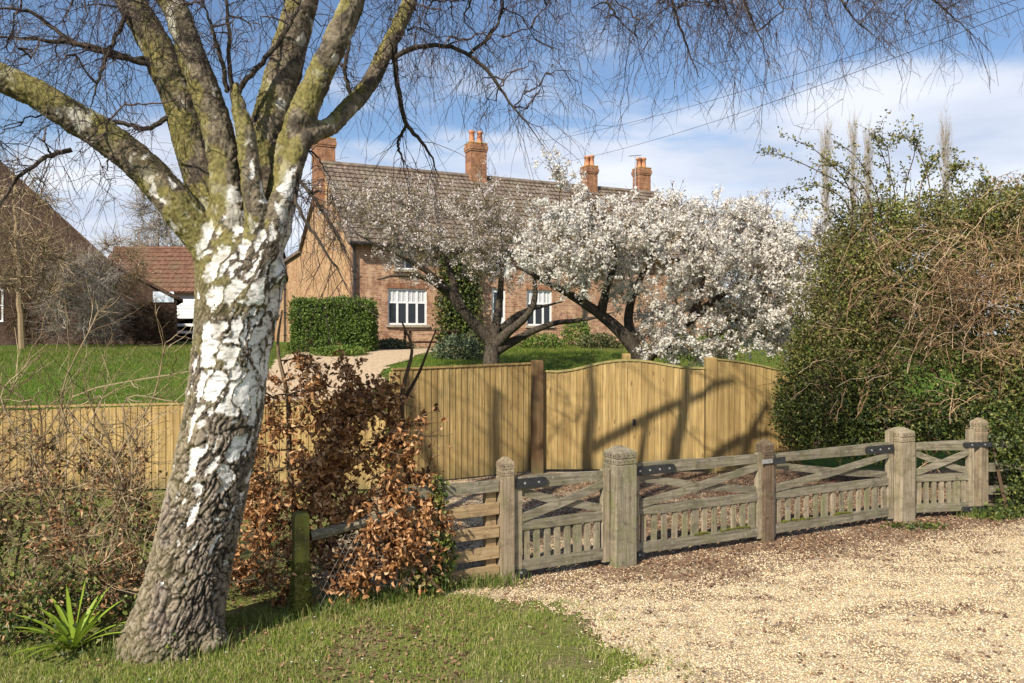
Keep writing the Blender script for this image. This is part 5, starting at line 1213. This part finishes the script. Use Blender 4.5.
tan_zone = np.exp(-(((px_ - 960) / 100) ** 2 + ((py_ - 295) / 68) ** 2)); dens *= 1 - .12 * tan_zone
kk = RNG.random(len(p)) < dens; p, nr = p[kk], nr[kk]; n = len(p); py_ = py_[kk]
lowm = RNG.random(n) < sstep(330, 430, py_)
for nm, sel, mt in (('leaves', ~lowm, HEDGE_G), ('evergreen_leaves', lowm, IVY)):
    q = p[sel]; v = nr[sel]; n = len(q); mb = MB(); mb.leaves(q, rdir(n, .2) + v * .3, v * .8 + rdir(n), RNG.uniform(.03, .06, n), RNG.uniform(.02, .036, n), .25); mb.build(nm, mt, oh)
tg, _ = px_blob_points(OH, 900, .3); roots = np.concatenate([np.column_stack([np.full(5, x), np.full(5, y), np.linspace(0, 1.2, 5)]) for x, y in ((4.2,12),(4.8,11.6),(5.4,11.9),(6,11.5),(6.8,11.4),(7.6,11.2),(5.2,12.4),(6.4,12.4))])
pt = attach(roots, tg, 7, .12, .05, .4); t2 = twiglets(pt, 4, (.15, .45), -.05, 6, .3); mb = MB(); mb.tubes(pt, np.tile(np.linspace(.016, .005, 7), (len(pt), 1)), 4); mb.build('branches', BROWNTWIG, oh); mb = MB(); mb.tubes(t2, np.tile(np.linspace(.005, .002, 6), (len(t2), 1)), 3); mb.build('twigs', BROWNTWIG, oh)
# shoots standing out of the top
sh = []
for (x0, y0, x1, y1) in ((860,200,765,152),(850,190,795,140),(880,205,835,142),(895,195,872,134),(905,190,903,136),(920,190,930,160),(940,200,955,166),(965,200,958,168),(870,200,820,165),(850,210,790,190),(890,190,880,140),(930,190,915,140),(845,230,800,200),(1000,215,985,180)):
    d = RNG.uniform(11.4, 12.6); mx, my = (x0+x1)/2 + RNG.normal()*6, (y0+y1)/2 - 14; sh.append(pxpath([(x0,y0+60,d,1.2),(x0,y0,d,1),(mx,my,d,.8),(x1,y1,d,.5)], 16)[0])
sh = np.array(sh); ts = twiglets(sh, 9, (.1, .4), 0, 5, .3); mb = MB(); mb.tubes(sh, np.tile(np.linspace(.012, .004, 16), (len(sh), 1)), 4); mb.tubes(ts, np.tile(np.linspace(.004, .002, 5), (len(ts), 1)), 3); mb.build('shoots', BROWNTWIG, oh)
pool = np.concatenate([ts.reshape(-1, 3), sh[:, 4:].reshape(-1, 3)]); n = 3000; q = pool[RNG.integers(0, len(pool), n)] + RNG.normal(size=(n, 3)) * .03
mb = MB(); mb.leaves(q, rdir(n, .4), rdir(n), RNG.uniform(.03, .065, n), RNG.uniform(.018, .034, n)); mb.build('shoot_leaves', HEDGE_G, oh)
# dead bramble tangle over it
bt = thing('bramble_tangle', 'tangle of dead tan bramble canes over the face of the big hedge', 'bramble', (5.9, 10.6, 0))
def canes(n, cx, cy, sx, sy, dd, L):
    c0 = np.array([P(cx + RNG.normal()*sx, cy + RNG.normal()*sy, RNG.uniform(*dd)) for _ in range(n)]); d = rdir(n); d[:, 1] *= .35; d[:, 2] = np.abs(d[:, 2]) * .9 + .1; d /= np.linalg.norm(d, axis=1, keepdims=True); l = RNG.uniform(*L, n)
    s_ = np.linspace(-.5, .5, 9); out = c0[:, None] + d[:, None] * (l[:, None] * s_[None])[:, :, None]; out[:, :, 2] -= (l * RNG.uniform(.2, .9, n))[:, None] * (s_[None] + .1) ** 2; out[:, 1:] += np.cumsum(RNG.normal(size=(n, 8, 3)), axis=1) * .012; return out
ca_ = np.concatenate([canes(360, 985, 292, 52, 38, (10.1, 11.0), (.3, 1.05)), canes(25, 885, 380, 46, 40, (10.3, 11.0), (.2, .6)), canes(20, 1000, 420, 40, 40, (9.9, 10.4), (.2, .6))])
mb = MB(); mb.tubes(ca_, np.tile(np.linspace(.0044, .0024, 9), (len(ca_), 1)), 4); t2 = twiglets(ca_, 4, (.08, .35), .1, 5, .1); mb.tubes(t2, np.tile(np.linspace(.003, .0016, 5), (len(t2), 1)), 3)
CANE = leaf_mat('dead_cane', [(0, (.11,.06,.03)), (.4, (.30,.185,.095)), (.8, (.47,.32,.18)), (1, (.58,.46,.31))], 0, .85, .15)
mb.build('canes', CANE, bt)
pool = t2.reshape(-1, 3); n = 4200; q = pool[RNG.integers(0, len(pool), n)]; mb = MB(); mb.leaves(q, rdir(n, -.3), rdir(n), RNG.uniform(.02, .045, n), RNG.uniform(.012, .024, n), .3, .2); mb.build('dead_leaves', LITTER, bt)
# ivy over the right-hand post and rails
i2 = thing('ivy_clump', 'glossy ivy spilling over the far right post and its rails', 'ivy', (5.95, 9.7, 0))
p, nr = px_blob_points([(1003,440,9.75,22,32,.2), (1018,500,9.7,24,26,.25), (1040,460,9.7,34,60,.3), (984,430,9.75,9,16,.12), (998,512,9.55,26,10,.2), (915,530,9.1,36,7,.2)], 4200, .3)
mb = MB(); mb.leaves(p, rdir(len(p), -.2), nr + rdir(len(p)), RNG.uniform(.025, .055, len(p)), RNG.uniform(.02, .042, len(p))); mb.build('leaves', IVY, i2)
c_, r_ = pxpath([(1010,522,9.6,2),(1000,480,9.7,1.6),(992,440,9.72,1.3),(986,420,9.72,1)], 12); mb = MB(); mb.tubes(c_, r_, 5); mb.build('stems', BROWNTWIG, i2)

# ================================================================== TREES AND BUSHES FURTHER OFF
def column_tree(px, base, top, d, w, label):
    b = P(px, base, d); z0 = float(gz(b[0], d)); ztop = P(px, top, d)[2]; t = thing('poplar_tree', label, 'tree', (b[0], d, z0), 'bare poplars far behind the hedge')
    st_ = np.column_stack([np.full(20, b[0]), np.full(20, d), np.linspace(z0, ztop, 20)]) + RNG.normal(size=(20, 3)) * .03
    mb = MB(); mb.tubes(st_, np.linspace(.10, .015, 20), 7); mb.build('trunk', GREYTWIG, t)
    n = 230; i = RNG.integers(3, 19, n); a = RNG.random(n) * 6.283; L = RNG.uniform(1.2, 3.4, n); s_ = np.linspace(0, 1, 6); r_ = w * .8 * RNG.uniform(.3, 1, n)
    o = st_[i][:, None] + np.stack([np.cos(a)[:, None] * r_[:, None] * s_[None] ** .6, np.sin(a)[:, None] * r_[:, None] * s_[None] ** .6, L[:, None] * s_[None]], -1)
    mb = MB(); mb.tubes(o, np.tile(np.linspace(.02, .009, 6), (n, 1)), 3); t2 = twiglets(o, 5, (.3, .9), -.6, 4, .3, .5); mb.tubes(t2, np.tile(np.linspace(.011, .006, 4), (len(t2), 1)), 3); mb.build('crown', GREYTWIG, t)
for a in ((826,330,142,75,.85,'tall thin bare poplar, leftmost above the blossom end'), (853,330,133,78,.8,'tall thin bare poplar, second from left above the hedge'), (868,330,146,80,.7,'shorter thin bare poplar beside the second one above the hedge'), (945,330,137,76,.85,'lone thin bare poplar, rightmost above the hedge')): column_tree(*a)
def bare_tree(label, root, top, d, blobs, nt, mat, r0, name='bare_tree', cat='tree', group=None, tw=(.3, .9), rt=(.012, .005)):
    b = P(root[0], root[1], d); z0 = float(gz(b[0], d)); t = thing(name, label, cat, (b[0], d, z0), group)
    zt = P(top[0], top[1], d); st_ = np.linspace([b[0], d, z0 - .05], zt, 16) + RNG.normal(size=(16, 3)) * .03
    mb = MB(); mb.tubes(st_, np.linspace(r0, r0*.25, 16), 7); mb.build('trunk', mat, t)
    tg = ell_targets(blobs)(nt); pt = attach(st_[3:], tg, 7, .1, .05, .5); t2 = twiglets(pt, 7, tw, -.05, 6, .25); t3 = twiglets(t2, 2, (tw[0]*.5, tw[1]*.5), 0, 5)
    mb = MB(); mb.tubes(pt, np.tile(np.linspace(rt[0]*1.6, rt[0]*.6, 7), (len(pt), 1)), 4); mb.tubes(t2, np.tile(np.linspace(rt[0]*.55, rt[1]*.6, 6), (len(t2), 1)), 3); mb.tubes(t3, np.tile(np.linspace(rt[1]*.7, rt[1]*.4, 5), (len(t3), 1)), 3); mb.build('crown', mat, t); return t
bare_tree('pale feathery bare tree far behind the red pantile shed', (158, 335), (158, 168), 62, [(158,215,62,22,48,2),(160,240,62,36,28,2)], 130, GREYTWIG, .2, tw=(.6, 1.8), rt=(.035, .02))
bare_tree('slim mossy sapling trunk on the lawn in front of the barn', (22, 347), (14, 175), 26, [(18,215,26,38,50,1.2),(30,270,26,46,40,1.2)], 90, TANTWIG, .11, tw=(.4, 1.1), rt=(.02, .01))
bare_tree('dark rounded twiggy shrub against the plaque wall', (148, 345), (148, 312), 31.5, [(148,322,31.5,28,20,.6)], 150, BROWNTWIG, .05, 'bare_shrub', 'shrub', 'bare shrubs by the barn', (.2, .6), (.014, .009))
bare_tree('tangled grey brown shrub along the barn foot right of the sapling', (85, 346), (85, 280), 29, [(85,300,29,44,44,.9)], 170, GREYTWIG, .06, 'bare_shrub', 'shrub', 'bare shrubs by the barn', (.3, .9), (.015, .008))
bare_tree('tangled brown shrub at the left end of the barn wall', (38, 346), (38, 280), 30, [(38,295,30,40,50,.9)], 150, BROWNTWIG, .06, 'bare_shrub', 'shrub', 'bare shrubs by the barn', (.3, .9), (.015, .008))
bare_tree('tall twiggy bush rising against the raked barn roof', (112, 345), (115, 255), 30, [(115,275,30,36,40,.8)], 120, TANTWIG, .06, 'bare_shrub', 'shrub', 'bare shrubs by the barn', (.3, .9), (.014, .007))

# hedge added to block the bright horizon on the far right
fh = thing('horizon_block_hedge', 'added dark hedge blocking the bright horizon behind the blossom', 'hedge', (12, 34, 1.8))
p, nr = px_blob_points([(700,325,36,60,26,1.2),(770,318,35,60,32,1.3),(840,315,34,60,36,1.3),(910,310,33,70,40,1.4),(660,330,37,40,18,1)], 16000, .4); n = len(p)
mb = MB(); mb.leaves(p, rdir(n, .2), nr + rdir(n), RNG.uniform(.12, .24, n), RNG.uniform(.08, .16, n)); mb.build('leaves', OLIVE, fh)
